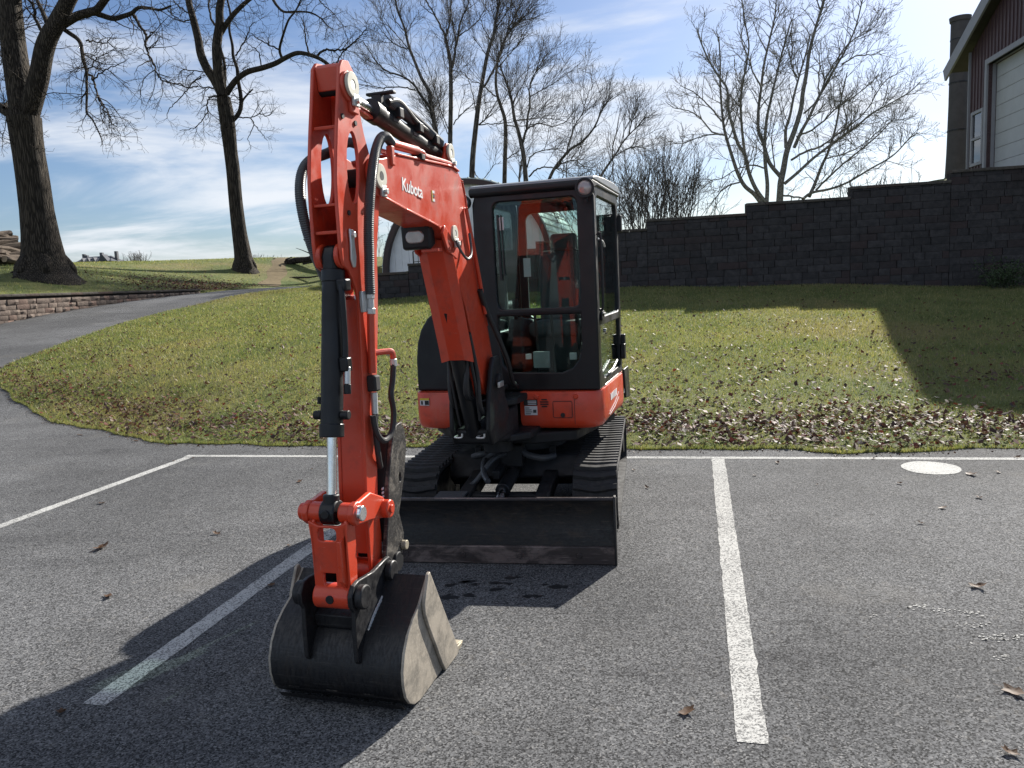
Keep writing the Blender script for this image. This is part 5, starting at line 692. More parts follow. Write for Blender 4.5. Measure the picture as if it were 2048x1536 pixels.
def spl(P, k):
    Q = smooth_path([p[:3] for p in P], k); n = len(P); r = np.interp(np.linspace(0, n - 1, len(Q)), np.arange(n), [p[3] for p in P])
    return np.array([tuple(q) for q in Q]), r
def twig_path(r, p, d, L, n, curl, lift):
    pts = [p]; d = d / np.linalg.norm(d)
    for i in range(n):
        d = d + r.standard_normal(3) * curl + np.array([0, 0, lift]); d /= np.linalg.norm(d)
        p = p + d * (L / n) ; pts.append(p)
    return np.array(pts)
def grow(ts, r, P, rad, lvl, st):
    """spawn side shoots along a limb"""
    L = np.linalg.norm(np.diff(P, axis=0), axis=1).sum(); cum = np.concatenate([[0], np.cumsum(np.linalg.norm(np.diff(P, axis=0), axis=1))])
    n = int(L * st['dens'][lvl] * (1 + .3 * r.standard_normal())); lo = st['from'][lvl]
    for _ in range(max(0, n)):
        t = lo + (1 - lo) * r.random() ** .8; s = t * L; i = min(len(P) - 2, int(np.searchsorted(cum, s)) - 1); i = max(0, i)
        p = P[i] + (P[i + 1] - P[i]) * ((s - cum[i]) / max(1e-6, cum[i + 1] - cum[i])); d = P[i + 1] - P[i]; d = d / (np.linalg.norm(d) + 1e-9)
        rr = np.interp(s, cum, rad)
        q = r.standard_normal(3); q -= d * (q @ d); q /= np.linalg.norm(q) + 1e-9
        a = R(st['ang'][lvl] + 12 * r.standard_normal()); nd = d * math.cos(a) + q * math.sin(a) + np.array([0, 0, st['up'][lvl]])
        ln = st['len'][lvl] * (.45 + .75 * r.random()) * (1.15 - .55 * t); r0_ = min(rr * .65, st['rad'][lvl] * (.7 + .5 * r.random()))
        k = st['seg'][lvl]; T = twig_path(r, p, nd, ln, k, st['curl'], st['lift'][lvl]); tr = np.linspace(r0_, max(st['tip'], r0_ * .35), k + 1)
        ts.add(T, tr, 3 if lvl else 4)
        if lvl + 1 < len(st['dens']): grow(ts, r, T, tr, lvl + 1, st)
def make_tree(key, label, m, st, seed, sides=9, foot=None):
    L = TREES[key]; r = np.random.default_rng(seed); b = L[0][0]; gz = float(upz(b[0], b[1])) if foot is None else foot
    base = (b[0], b[1], gz); o = empty('tree', base); tag(o, label, 'tree', 'bare trees')
    limbs = [list(l) for l in L]
    if limbs[0][0][2] > gz + .4:
        p = limbs[0][0]; limbs[0] = [(p[0], p[1], gz - .2, p[3] * 1.25), (p[0], p[1], (gz + p[2]) / 2, p[3] * 1.08)] + limbs[0]
    else: p = limbs[0][0]; limbs[0] = [(p[0], p[1], gz - .8, p[3] * 1.3)] + [q for q in limbs[0] if q[2] > gz - .1]
    trunk, crown = TubeSet(), TubeSet()
    for i, l in enumerate(limbs):
        P, rad = spl(l, 5)
        if i == 0 and st.get('flare'):
            hgt = P[:, 2] - gz; rad = rad * (1 + st['flare'] * np.exp(-np.maximum(hgt, -.15) / .45))
        P = P - np.array(base)
        big = rad.max() > st.get('big', .05)
        if not big and st.get('wob'): P[1:-1] += r.standard_normal((len(P) - 2, 3)) * st['wob']
        (trunk if big else crown).add(P, np.maximum(rad, st['tip']), sides if big else 5)
        grow(crown, r, P, rad, 0, dict(st, **{'from': ([.75] if i == 0 else [.12]) + st['from'][1:]}))
    if st.get('flare', 0) > .3:
        rb = limbs[0][1][3]
        for q in range(6):
            a = q * 1.05 + r.random() * .5; e = np.array([math.cos(a), math.sin(a), 0]); Ls = rb * (1.35 + .5 * r.random())
            zg = lambda p: float(upz(base[0] + p[0], base[1] + p[1])) - gz
            pts = [e * rb * .45 + np.array([0, 0, .75]), e * rb * 1.0 + np.array([0, 0, .22]), e * Ls * .72 + np.array([0, 0, zg(e * Ls * .72) + .07]), e * Ls + np.array([0, 0, zg(e * Ls) - .06])]
            P = np.array([tuple(p) for p in smooth_path(pts, 5)]); trunk.add(P, np.linspace(rb * .36, rb * .08, len(P)), 8)
    trunk.build('trunk', m, o); crown.build('crown', m, o)
    return o
WAL = dict(dens=[2.8, 4.6, 5.0], ang=[55, 50, 45], up=[-.05, .0, .05], len=[1.5, .75, .38], rad=[.022, .011, .007], seg=[6, 5, 3], curl=.22, lift=[-.03, .0, .03], tip=.0055, flare=.32, big=.07, wob=.02)
WAL['from'] = [.1, .1, .15]
LOC = dict(dens=[2.6, 3.4, 3.8], ang=[38, 38, 38], up=[.15, .2, .15], len=[2.9, 1.45, .75], rad=[.022, .0125, .009], seg=[6, 5, 3], curl=.13, lift=[.05, .03, .03], tip=.0068, flare=.2, big=.09, wob=.02)
LOC['from'] = [.1, .1, .1]
MAP = dict(dens=[2.2, 3.3, 3.4], ang=[48, 45, 42], up=[.12, .12, .1], len=[2.6, 1.35, .65], rad=[.036, .02, .0135], seg=[6, 5, 3], curl=.17, lift=[.06, .05, .03], tip=.0105, flare=.15, big=.09, wob=.02)
MAP['from'] = [.1, .1, .1]
make_tree('walnut_a', 'massive dark forked tree at the far left of the bank', M['bark'], WAL, 1, 16)
make_tree('walnut_b', 'dark leaning tree with a long limb reaching over the boom', M['bark'], WAL, 2, 12)
make_tree('locust_a', 'slender bare tree leaning left above the arm cylinder', M['bark2'], LOC, 3)
make_tree('locust_b', 'straight tall bare tree just left of the arched barn peak', M['bark2'], LOC, 4)
make_tree('locust_c', 'tallest thick bare tree rising above the arched barn peak', M['bark2'], LOC, 5)
make_tree('locust_d', 'bare tree with a crooked trunk above the left half of the cab roof', M['bark2'], LOC, 6)
make_tree('locust_e', 'spreading bare tree forking above the middle of the cab roof', M['bark2'], LOC, 7)
make_tree('locust_f', 'low bare tree leaning right above the cab roof', M['bark2'], LOC, 8)
make_tree('locust_g', 'thin bare sapling leaning right above the cab work light', M['bark2'], LOC, 9)
make_tree('maple', 'wide fan shaped bare tree standing behind the stepped wall', M['bark3'], MAP, 10)
# dense twiggy thicket right of the cab
def thicket(name, base, n, h, spread, label, seed, m, lean=0.0, tip=.008, cat='bush', rr=.02, dn=(2.6, 3.4)):
    r = np.random.default_rng(seed); o = empty(name, base); tag(o, label, cat); ts = TubeSet()
    st = dict(dens=[dn[0], dn[1]], ang=[30, 34], up=[.15, .1], len=[1.1 * h / 4, .55 * h / 4], rad=[.012, .009], seg=[5, 4], curl=.16, lift=[.05, .03], tip=tip); st['from'] = [.15, .1]
    for i in range(n):
        p = np.array([r.normal(0, spread * .35), r.normal(0, spread * .3), -.1]); d = np.array([p[0] * .22 / max(.3, spread) * 2 + r.normal(0, .22) + lean, r.normal(0, .2), 1.0])
        T = twig_path(r, p, d, h * (.55 + .5 * r.random()), 9, .09, .02); rad = np.linspace(rr * (.7 + .6 * r.random()), tip, 10); ts.add(T, rad, 5); grow(ts, r, T, rad, 0, st)
    ts.build('stems', m, o); return o
def at_px_note(): pass
thicket('bush', (6.7, 35, 3.2), 95, 4.4, 2.6, 'dense twiggy leafless thicket behind the wall right of the cab', 21, M['bark2'], .06)
thicket('bush', (4.4, 37, 3.1), 34, 4.2, 1.7, 'leafless thicket behind the cab roof', 22, M['bark2'], 0)
thicket('bush', (-113, 240, 12.3), 60, 4.0, 4.0, 'distant bare bush on the horizon right of the far house', 23, M['bark2'], 0, .03, rr=.05, dn=(1.6, 1.5))
thicket('bush', (-64, 200, 9.3), 36, 2.6, 6.0, 'low distant scrub on the horizon behind the fallen limb', 24, M['bark2'], 0, .03, rr=.05, dn=(1.6, 1.5))
thicket('bush', (22.5, 48, 4.8), 30, 2.6, 3.0, 'sparse scrub peeping over the wall left of the stack', 25, M['bark2'], 0, .012)
thicket('bush', (-10.5, 60, 3.6), 24, 4.5, 1.5, 'sparse leafless brush left of the arched barn', 26, M['bark2'], 0, .012)
# woodpile at the far left
rg = random.Random(3)
def log_mesh(name, r, L, seed):
    q = random.Random(seed); n = 12; mb = MB(); rings = 5
    rad = [r * q.uniform(.82, 1.15) for _ in range(n)]
    for k in range(rings):
        x = -L / 2 + L * k / (rings - 1); ox, oz = q.uniform(-.03, .03), q.uniform(-.03, .03)
        mb.v += [(x, ox + rad[i] * math.cos(2 * math.pi * i / n), oz + rad[i] * math.sin(2 * math.pi * i / n)) for i in range(n)]
    for k in range(rings - 1): mb.f += [(k * n + i, k * n + (i + 1) % n, (k + 1) * n + (i + 1) % n, (k + 1) * n + i) for i in range(n)]
    mb.f += [list(range(n)), list(range((rings - 1) * n, rings * n))]
    me = mb.mesh(name, M['log'], 40); me.materials.append(M['cut_end'])
    for p in list(me.polygons)[-2:]: p.material_index = 1
    return me
LG = [log_mesh('log', .085 + .022 * i, 1.3 + .3 * i, 40 + i) for i in range(4)]
cnt = 0
for row in range(8):
    for i in range(11 - row):
        x = -22.75 + .235 * i + row * .09 + rg.uniform(-.06, .06); y = 34 + rg.uniform(-.25, .25)
        if x > -20.8 - row * .15: continue
        z = float(upz(x, 34)) + .1 + row * .165
        lo = link('log', rg.choice(LG), None, (x, y, z), (rg.uniform(-3, 3), rg.uniform(-.12, .12), R(70) + rg.uniform(-.35, .35)))
        tag(lo, 'rough cut log in the pile behind the big tree at the far left', 'log', 'logs in the woodpile'); cnt += 1
# fallen limb on the hill
fl = empty('fallen_limb', (-11.6, 45, float(upz(-11.6, 45)))); tag(fl, 'dark broken tree limb lying on the hill left of the arm', 'branch')
mb = MB(); mb.tube([(-1.1, 0, .12), (-.5, .1, .3), (.2, 0, .32), (1.2, .1, .5), (2.6, .3, .55)], lambda i, t: .2 - .05 * t, 9); mb.build('main_limb', M['bark'], fl)
for pts, r_ in [([(-.9, 0, .1), (-1.0, -.1, .35), (-.6, -.2, .5)], .09), ([(.3, 0, .3), (.5, -.1, .8), (.3, -.1, 1.15), (.1, -.1, 1.5)], .06), ([(.5, 0, .6), (0, -.1, .85), (-.35, -.2, 1.0)], .035), ([(0, -.3, .08), (.8, -.4, .15), (1.5, -.4, .05)], .06)]:
    MB().tube(pts, lambda i, t, r_=r_: r_ * (1 - .7 * t), 7).build('side_branch', M['bark'], fl)
fl2 = MB(); fl2.tube([(-1, 0, .06), (-.3, .1, .1), (.5, 0, .07), (1.1, -.2, .12)], lambda i, t: .07 * (1 - .5 * t), 7)
tag(fl2.build('broken_stick', M['bark'], None, loc=(-11.2, 42.2, float(upz(-11.2, 42.2)))), 'small broken stick lying on the bank below the fallen limb', 'stick')
# leafy shrub in the shade at the foot of the wall
sh = empty('shrub', (13.1, 20.5, float(lowz(13.1, 20.5)))); tag(sh, 'dark leafy shrub in the shade at the right foot of the wall', 'shrub')
ts = TubeSet(); r = np.random.default_rng(31); tips = []
for i in range(30):
    T = twig_path(r, np.array([r.normal(0, .15), r.normal(0, .12), 0.]), np.array([r.normal(0, .5), r.normal(0, .4), 1.]), .5 + .5 * r.random(), 6, .15, 0); ts.add(T, np.linspace(.008, .004, 7), 4); tips.append(T[2:])
ts.build('stem', M['bark2'], sh)
T = np.concatenate(tips); n = 1500; c = T[r.integers(0, len(T), n)] + r.standard_normal((n, 3)) * .09
a = r.standard_normal((n, 3)); a /= np.linalg.norm(a, axis=1)[:, None]; b = np.cross(a, r.standard_normal((n, 3))); b /= np.linalg.norm(b, axis=1)[:, None]
V = np.stack([c - a * .035, c + b * .018, c + a * .035, c - b * .018], 1).reshape(-1, 3); link('leaves', np_mesh('leaves', V, np.arange(4 * n).reshape(-1, 4), M['shrub']), sh)['kind'] = 'stuff'
# ---------------------------------------------------------------- grass and fallen leaves
def bil(G, u, v):
    i = np.clip((u * (NU - 1)).astype(int), 0, NU - 2); j = np.clip((v * (NV - 1)).astype(int), 0, NV - 2); fu = u * (NU - 1) - i; fv = v * (NV - 1) - j
    return (G[j, i] * (1 - fu) + G[j, i + 1] * fu) * (1 - fv) + (G[j + 1, i] * (1 - fu) + G[j + 1, i + 1] * fu) * fv
def lawn_samples(n, pw=1.0):
    # area-uniform sampling by cell area, thinned with distance
    ex = np.hypot(np.diff(LX, axis=1)[:-1], np.diff(LY, axis=1)[:-1]); ey = np.hypot(np.diff(LX, axis=0)[:, :-1], np.diff(LY, axis=0)[:, :-1])
    cx, cy = LX[:-1, :-1], LY[:-1, :-1]; dist = np.hypot(cx, cy)
    ax_, ay_, bx_, by_ = np.diff(LX, axis=1)[:-1], np.diff(LY, axis=1)[:-1], np.diff(LX, axis=0)[:, :-1], np.diff(LY, axis=0)[:, :-1]; w = np.abs(ax_ * by_ - ay_ * bx_) * (8.0 / np.maximum(dist, 6)) ** pw; vis = (np.abs(cx) < cy * .74 + 1.5); w = w * vis; w = w / w.sum()
    k = rng.choice(w.size, n, p=w.ravel()); j, i = np.unravel_index(k, w.shape)
    u = (i + rng.random(n)) / (NU - 1); v = (j + rng.random(n)) / (NV - 1)
    return u, v, bil(LX, u, v), bil(LY, u, v), bil(LZ, u, v)
def blades(name, x, y, z, hgt, wid, parent=None):
    n = len(x); a = rng.random(n) * 6.283; dx_, dy_ = np.cos(a), np.sin(a); h = hgt * (.5 + .9 * rng.random(n)); w = wid * (.6 + .8 * rng.random(n)); ln = h * rng.normal(0, .55, n); la = rng.random(n) * 6.283
    p = np.stack([x, y, z - .006], 1); s_ = np.stack([dx_ * w / 2, dy_ * w / 2, np.zeros(n)], 1)
    t = p + np.stack([np.cos(la) * ln, np.sin(la) * ln, h], 1)
    V = np.stack([p - s_, p + s_, t], 1).reshape(-1, 3)
    return link(name, np_mesh(name, V, np.arange(3 * n).reshape(-1, 3), M['blade_grass']), parent)
u, v, x, y, z = lawn_samples(420000, 1.0); d = np.hypot(x, y)
g = blades('lawn_grass', x, y, z, .036 * np.clip(d / 9, .9, 1.5), .0055 * np.clip(d / 8, 1, 2.6)); tag(g, 'short green and yellowing grass of the front lawn', 'grass', kind='stuff')
# taller tufts along the turf edge
n = 26000; u = rng.random(n); v = rng.random(n) ** 2 * .012; x, y, z = bil(LX, u, v), bil(LY, u, v), bil(LZ, u, v); k = np.abs(x) < y * .74 + 1.5
g = blades('edge_grass', x[k], y[k], z[k], .042 * (.3 + 1.0 * rng.random(int(k.sum()))), .006); tag(g, 'longer grass fringing the asphalt edge', 'grass', kind='stuff')
# grass on the bank and hill
n = 90000; x = rng.uniform(-32, -5, n); y = 20 + 42 * rng.random(n) ** 1.3
near_y = np.interp(x, [-30, -18.6, -15.05, -14.25, -12.55, -11.9, -10.6, -9.6], [9, 14.6, 23.4, 27.4, 32.4, 36.2, 40.2, 44.2])
k = (y > near_y + .3) & (np.abs(x) < y * .74) & (x < -8.5); trkx = np.interp(y, [39, 42, 46, 50], [-12.0, -12.4, -13.2, -14.2]); k &= ~((np.abs(x - trkx) < .7) & (y > 38.5) & (y < 50.5))
x, y = x[k], y[k]; g = blades('bank_grass', x, y, upz(x, y), .07, .02); tag(g, 'grass on the bank behind the low stone wall', 'grass', kind='stuff')

def leaves(name, x, y, z, size, m, label):
    n = len(x); a = rng.random(n) * 6.283; s_ = size * (.4 + 1.1 * rng.random(n) ** 1.6); c, q = np.cos(a), np.sin(a); tx, ty = rng.normal(0, .45, n), rng.normal(0, .45, n)
    pts = [(-.5, 0), (-.12, .34), (.5, .05), (.1, -.36)]
    V = []
    for px_, py_ in pts:
        lx, ly = px_ * s_, py_ * s_; X_, Y_ = lx * c - ly * q, lx * q + ly * c; V.append(np.stack([x + X_, y + Y_, z + np.clip(X_ * tx + Y_ * ty, -.015, .05) + .25 * s_ * rng.random(n)], 1))
    V = np.stack(V, 1).reshape(-1, 3); i = np.arange(n) * 4; F = np.concatenate([np.stack([i, i + 1, i + 2], 1), np.stack([i, i + 2, i + 3], 1)])
    return tag(link(name, np_mesh(name, V, F, m)), label, 'leaves', kind='stuff')
# litter: thick drift near the lot edge, scattered over the rest
n = 130000; u, v, x, y, z = lawn_samples(n, 1.2)
e = np.interp(x, Pl[:, 0], Pl[:, 1]); dd = y - e
pat = .5 + .5 * np.sin(x * 1.7 + 1.3 * np.sin(y * .9)) * np.sin(y * 2.1 + x * .6); pat2 = .5 + .5 * np.sin(x * .63 + 2) 
band = np.exp(-((dd - .85 - .35 * np.sin(x * .8)) / .75) ** 2)
drift = np.where(x > .8, .85, np.where(x < -2.5, .75, .6))
prob = (.95 * band * drift * (.35 + .65 * pat) + .27 * np.exp(-np.maximum(dd, 0) / 5.5) * (.25 + .75 * pat) + .035 + .22 * np.exp(-((dd - 2.6) / 1.0) ** 2) * pat * pat2)
k = rng.random(n) < np.clip(prob * 1.2 - .012, 0, 1); k &= dd > .03
z = z + .028
leaves('fallen_leaves', x[k], y[k], z[k], .055, M['leaf'], 'brown and red fallen leaves littering the front lawn')
n = 5000; x = rng.normal(-12.6, 1.7, n); y = rng.normal(33.3, 2.2, n); near_y = np.interp(x, [-18.6, -15.05, -14.25, -12.55, -11.9, -10.6], [14.6, 23.4, 27.4, 32.4, 36.2, 40.2]); k = y > near_y
leaves('bank_leaves', x[k], y[k], upz(x[k], y[k]) + .06, .09, M['leaf'], 'fallen leaves drifted on the bank at the end of the low wall')
n = 2600; x = rng.uniform(-10, 7, n); y = np.interp(x, Pl[:, 0], Pl[:, 1]) - np.abs(rng.normal(0, .10, n)) + .03
leaves('edge_crumbs', x, y, lowz(x, y) + .002, .018, M['dry_leaf'], 'leaf crumbs and soil specks along the asphalt edge')
# single leaves on the asphalt
def leaf_mesh(name, seed, curl):
    q = random.Random(seed); mb = MB(); n = 14; out_ = []
    for i in range(n):
        a = 2 * math.pi * i / n; rr = .5 * (1 + (.28 if i % 3 == 0 else -.12) * q.uniform(.6, 1.2)) * (1.0 if abs(math.cos(a)) > .4 else .72)
        out_.append((rr * math.cos(a), rr * math.sin(a) * .8))
    f = lambda x, y: curl * (x * x * 1.3 + y * y * 2.2) + q.uniform(-.03, .03)
    mb.v = [(0, 0, .02)] + [(x * .5, y * .5, f(x * .5, y * .5) + .02) for x, y in out_] + [(x, y, f(x, y) + .02) for x, y in out_]
    for i in range(n): j = (i + 1) % n; mb.f += [(0, 1 + i, 1 + j), (1 + i, 1 + n + i, 1 + n + j, 1 + j)]
    b = len(mb.v); mb.v += [(-.45, .02, .1), (-.45, -.02, .1), (-1.0, -.01, .05), (-1.0, .03, .06)]; mb.f.append((b, b + 1, b + 2, b + 3))
    me = bpy.data.meshes.new(name); me.from_pydata(mb.v, [], mb.f); me.materials.append(M['dry_leaf']); me.polygons.foreach_set('use_smooth', [True] * len(me.polygons)); return me
LM = [leaf_mesh('leaf', 60 + i, .35 + .25 * (i % 3)) for i in range(5)]
AL = [(-2.99, 5.32, .12, 'big curled brown leaf on the left asphalt, largest there'), (-3.63, 6.55, .07, 'small dark leaf between the far left bay line and the big curled leaf'), (-2.24, 5.51, .062, 'pale curled leaf just left of the boom shadow tip'), (-2.47, 4.4, .075, 'whitish star shaped leaf below the big curled leaf at left'), (-2.01, 6.95, .07, 'leaf left of the chrome cylinder rod, nearer of two'), (-2.01, 7.42, .036, 'tiny leaf left of the chrome cylinder rod, farther of two'), (-3.69, 8.15, .05, 'leaf on the bend of the far left bay line'), (-3.52, 8.25, .04, 'tiny leaf just right of the bend in the head line'), (-2.01, 3.11, .06, 'dark leaf in the shadow at the lower left corner'), (-1.51, 4.44, .05, 'leaf in the shadow left of the bucket'), (-1.61, 5.16, .045, 'leaf in the shadow beside the top of the middle bay line'), (2.34, 6.72, .06, 'leaf right of the top of the right bay line'), (2.01, 6.34, .038, 'reddish leaf just right of the right bay line'), (2.39, 5.97, .027, 'tiny leaf in the middle of the right bay'), (1.06, 6.14, .05, 'leaf right of the front of the track, nearer of two'), (1.05, 6.73, .04, 'leaf right of the front of the track, farther of two'), (3.01, 5.88, .05, 'pale leaf below the round white spot'), (3.35, 5.42, .055, 'curled leaf at right below the long dark leaf'), (2.98, 5.23, .06, 'light flat leaf in the middle right of the asphalt'), (2.67, 4.94, .04, 'small leaf sliver in the middle right of the asphalt'), (2.42, 3.9, .085, 'dark curled leaf above the white paint flecks'), (3.66, 6.03, .10, 'long flat dark leaf right of the round white spot'), (1.95, 2.89, .09, 'dark curled leaf near the right edge below the paint flecks'), (1.69, 2.51, .06, 'dark leaf in the lower right corner'), (.63, 2.87, .075, 'curled leaf with a long stem left of the near end of the right bay line'), (3.89, 6.05, .05, 'pale leaf at the far right beyond the long dark leaf'), (3.18, 6.69, .042, 'leaf lying on the head line above the round white spot'), (4.33, 6.48, .058, 'leaf lying on the head line at the far right'), (-4.71, 9.44, .085, 'leaf below the curved turf edge at left, leftmost of the close pair'), (-4.11, 9.14, .085, 'reddish leaf below the curved turf edge, rightmost of the close pair'), (-5.77, 10.09, .085, 'leaf below the curved turf edge at the far left')]
rq = random.Random(8)
for x_, y_, s_, lb in AL:
    o = link('leaf', rq.choice(LM), None, (x_, y_, .006 + float(lowz(x_, y_))), (rq.uniform(-.25, .25), rq.uniform(-.25, .25), rq.uniform(0, 6.28)), (s_ * .88, s_ * .88, s_ * .7)); tag(o, lb, 'leaf', 'single leaves on the asphalt')
# ---------------------------------------------------------------- excavator
UP_YAW, LOW_YAW = 16.787, 10.3
EX = empty('excavator', (.0792, 6.0706, 0), -R(90 + UP_YAW))
tag(EX, 'orange and black mini excavator with cab, dozer blade and bucket on the asphalt', 'excavator')
LROT = (0, 0, R(UP_YAW - LOW_YAW)); BL = (.85, .051, 0)
def part(mb, name, m, parent=None, bevel=.004, seg=2, sharp=35, **k): return mb.build(name, M[m], parent or EX, bevel, seg, sharp, **k)
def boomp(mb, name, m, bevel=.004, seg=2, sharp=35): return mb.build(name, M[m], EX, bevel, seg, sharp, loc=BL)
def bktp(mb, name, m, bevel=.004, seg=2, sharp=35): return mb.build(name, M[m], EX, bevel, seg, sharp, loc=(BL[0], BL[1] + .010, 0))
def bkt2(mb, name, m, bevel=.004, seg=2, sharp=35): return mb.build(name, M[m], EX, bevel, seg, sharp, loc=(BL[0], BL[1] - .010, 0))
def lowp(mb, name, m, bevel=.004, seg=2, sharp=35): return mb.build(name, M[m], EX, bevel, seg, sharp, rot=LROT)

# ---- tracks (lower frame: x forward, y to the cab side, z up)
TR, TZ, TF, TB, TW = .215, .245, .80, -.93, .30            # end radius, axle height, axle positions, belt width
loop_len = 2 * (TF - TB) + 2 * math.pi * TR
def track_pt(s, off=0.0):
    s %= loop_len; r_ = TR + off; top = TF - TB
    if s < top:
        x = TB + s; sag = -.012 * math.sin(math.pi * s / top); return (x, TZ + r_ + sag), 0.0
    s -= top
    if s < math.pi * TR: a = math.pi / 2 - s / TR; return (TF + r_ * math.cos(a), TZ + r_ * math.sin(a)), -(s / TR)
    s -= math.pi * TR
    if s < top: return (TF - s, TZ - r_), -math.pi
    s -= top; a = -math.pi / 2 - s / TR; return (TB + r_ * math.cos(a), TZ + r_ * math.sin(a)), -math.pi - s / TR
def lug_mesh():
    mb = MB(); w = TW - .012
    # slightly bowed lug with a chamfered crown
    nseg = 6
    for k in range(nseg + 1):
        y = -w / 2 + w * k / nseg; bow = .010 * math.cos(math.pi * (k / nseg - .5) * 2)
        for x, z in ((-.024, 0), (-.016, .024), (.016, .024), (.024, 0)): mb.v.append((x + bow, y, z))
    for k in range(nseg):
        for q in range(3): a = k * 4 + q; mb.f.append((a, a + 1, a + 5, a + 4))
    mb.f += [(0, 1, 2, 3), tuple(nseg * 4 + i for i in (3, 2, 1, 0))]
    return mb.mesh('lug', M['rubber'], 25)
LUG = lug_mesh(); NL = 54
for sd_ in (1, -1):
    yc = sd_ * .622; n = 120; mb = MB()
    for i in range(n):
        s = loop_len * i / n
        for off in (-.008, -.034):
            (x, z), _ = track_pt(s, off)
            for y in (-TW / 2, TW / 2): mb.v.append((x, yc + y, z))
    for i in range(n):
        a, b = i * 4, ((i + 1) % n) * 4
        mb.f += [(a, b, b + 1, a + 1), (a + 2, a + 3, b + 3, b + 2), (a, a + 2, b + 2, b), (a + 1, b + 1, b + 3, a + 3)]
    belt = lowp(mb, 'track', 'rubber', 0)
    for i in range(NL):
        (x, z), a = track_pt(loop_len * i / NL, -.008); link('lug', LUG, belt, (x, yc, z), (0, -a, 0), (1, sd_, 1))
    lowp(MB().prism(rrect(TB + .05, TF - .05, .13, .36, .07), 'y', yc - .085, yc + .085), 'track_frame', 'cast', .012)
    w_ = lowp(MB().cyl((TF, yc - .07, TZ), (TF, yc + .07, TZ), .172, n=28), 'idler', 'cast', .01)
    MB().cyl((TF, yc + sd_ * .07, TZ), (TF, yc + sd_ * .09, TZ), .06, n=18).build('hub', M['cast'], w_, .004)
    w_ = lowp(MB().cyl((TB, yc - .05, TZ), (TB, yc + .05, TZ), .16, n=18), 'sprocket', 'cast', .006)
    MB().cyl((TB, yc + sd_ * .05, TZ), (TB, yc + sd_ * .13, TZ), .10, n=20).build('travel_motor', M['cast'], w_, .006)
    for i in range(4): x = -.62 + i * .4; lowp(MB().cyl((x, yc - .09, .12), (x, yc + .09, .12), .075, n=18), 'roller', 'cast', .006)
    lowp(MB().cyl((-.1, yc - .06, .40), (-.1, yc + .06, .40), .04, n=16), 'top_roller', 'cast', .004)
# car body
lowp(MB().prism([(-.55, .30), (-.45, .22), (.42, .22), (.52, .30), (.45, .46), (-.45, .46)], 'y', -.50, .50), 'car_body', 'cast', .015)
lowp(MB().cyl((0, 0, .44), (0, 0, .60), .34, .32, 36), 'slew_ring', 'cast', .006)
# dozer blade
bl = [(1.452, .0), (1.468, .0), (1.462, .13), (1.436, .22), (1.43, .30), (1.445, .375), (1.466, .405), (1.452, .416), (1.428, .385), (1.412, .30), (1.418, .215), (1.445, .12)]
bd = lowp(MB().prism(bl, 'y', -.775, .775), 'dozer_blade', 'blade', 0)
MB().cyl((1.446, -.772, .407), (1.446, .772, .407), .0125, n=12).build('top_bar', M['edge'], bd, 0)
MB().prism([(1.469, .003), (1.482, .006), (1.476, .112), (1.464, .118)], 'y', -.773, .773).build('cutting_edge', M['edge'], bd, .003)
for y in (-.777, .765): MB().prism([(1.49, .0), (1.49, .11), (1.472, .40), (1.462, .425), (1.40, .42), (1.385, .25), (1.41, .02)], 'y', y, y + .014).build('end_plate', M['blade'], bd, .003)
for y in (-.55, -.18, .18, .55): MB().cyl((1.474, y, .06), (1.487, y, .06), .016, n=10).build('edge_bolt', M['edge'], bd, .002)
for y in (-.27, .27):
    MB().prism([(.35, .26), (.35, .36), (.9, .33), (1.42, .29), (1.42, .14), (.95, .22)], 'y', y - .05, y + .05).build('blade_arm', M['cast'], bd, .012)
MB().bar((.95, -.27, .27), (.95, .27, .27), .09, .07).build('cross_member', M['cast'], bd, .01)
MB().prism([(1.05, .12), (1.40, .10), (1.42, .33), (1.2, .30)], 'y', -.2, -.185).build('gusset', M['cast'], bd, .004)
MB().prism([(1.05, .12), (1.40, .10), (1.42, .33), (1.2, .30)], 'y', .185, .2).build('gusset', M['cast'], bd, .004)
dc = lowp(MB().cyl((.42, 0, .36), (1.02, 0, .34), .05, n=20), 'blade_cylinder', 'black', .006)
MB().cyl((1.02, 0, .34), (1.38, 0, .26), .026, n=16).build('rod', M['chrome'], dc)
MB().box((.72, -.075, .40), (.25, .05, .06)).build('valve_block', M['cast'], dc, .006)
MB().box((1.12, -.34, .33), (.22, .2, .016)).build('step_plate', M['plastic'], bd, .003)
for i, (pts, r_) in enumerate([([(.5, -.05, .55), (.62, -.10, .52), (.60, -.20, .46), (.85, -.16, .42), (1.0, -.1, .40)], .020), ([(.5, .05, .55), (.60, .10, .50), (.62, .22, .47), (.52, .30, .46)], .024), ([(.55, -.02, .5), (.72, -.12, .48), (.82, -.22, .36), (.78, -.3, .3)], .018), ([(.5, -.1, .5), (.6, -.22, .5), (.55, -.3, .47)], .022)]):
    lowp(MB().tube(pts, r_, 10), 'travel_hose', 'sleeve', 0)
lowp(MB().box((.55, 0, .48), (.12, .16, .16)), 'swivel_guard', 'cast', .01)
for y in (-.28, .28): lowp(MB().bar((.45, y, .28), (.45, y, .52), .05, .03, (1, 0, 0)), 'guide_post', 'cast', .004)

# ---- upper body (x forward, y to the cab side, z up)
part(MB().prism([(.58, -.40), (.72, -.18), (.72, .30), (.58, .55), (-.2, .70), (-.75, .58), (-1.0, .2), (-1.0, -.2), (-.75, -.58), (-.2, -.66), (.3, -.62)], 'z', .60, .675), 'main_frame', 'cast', None, .012)
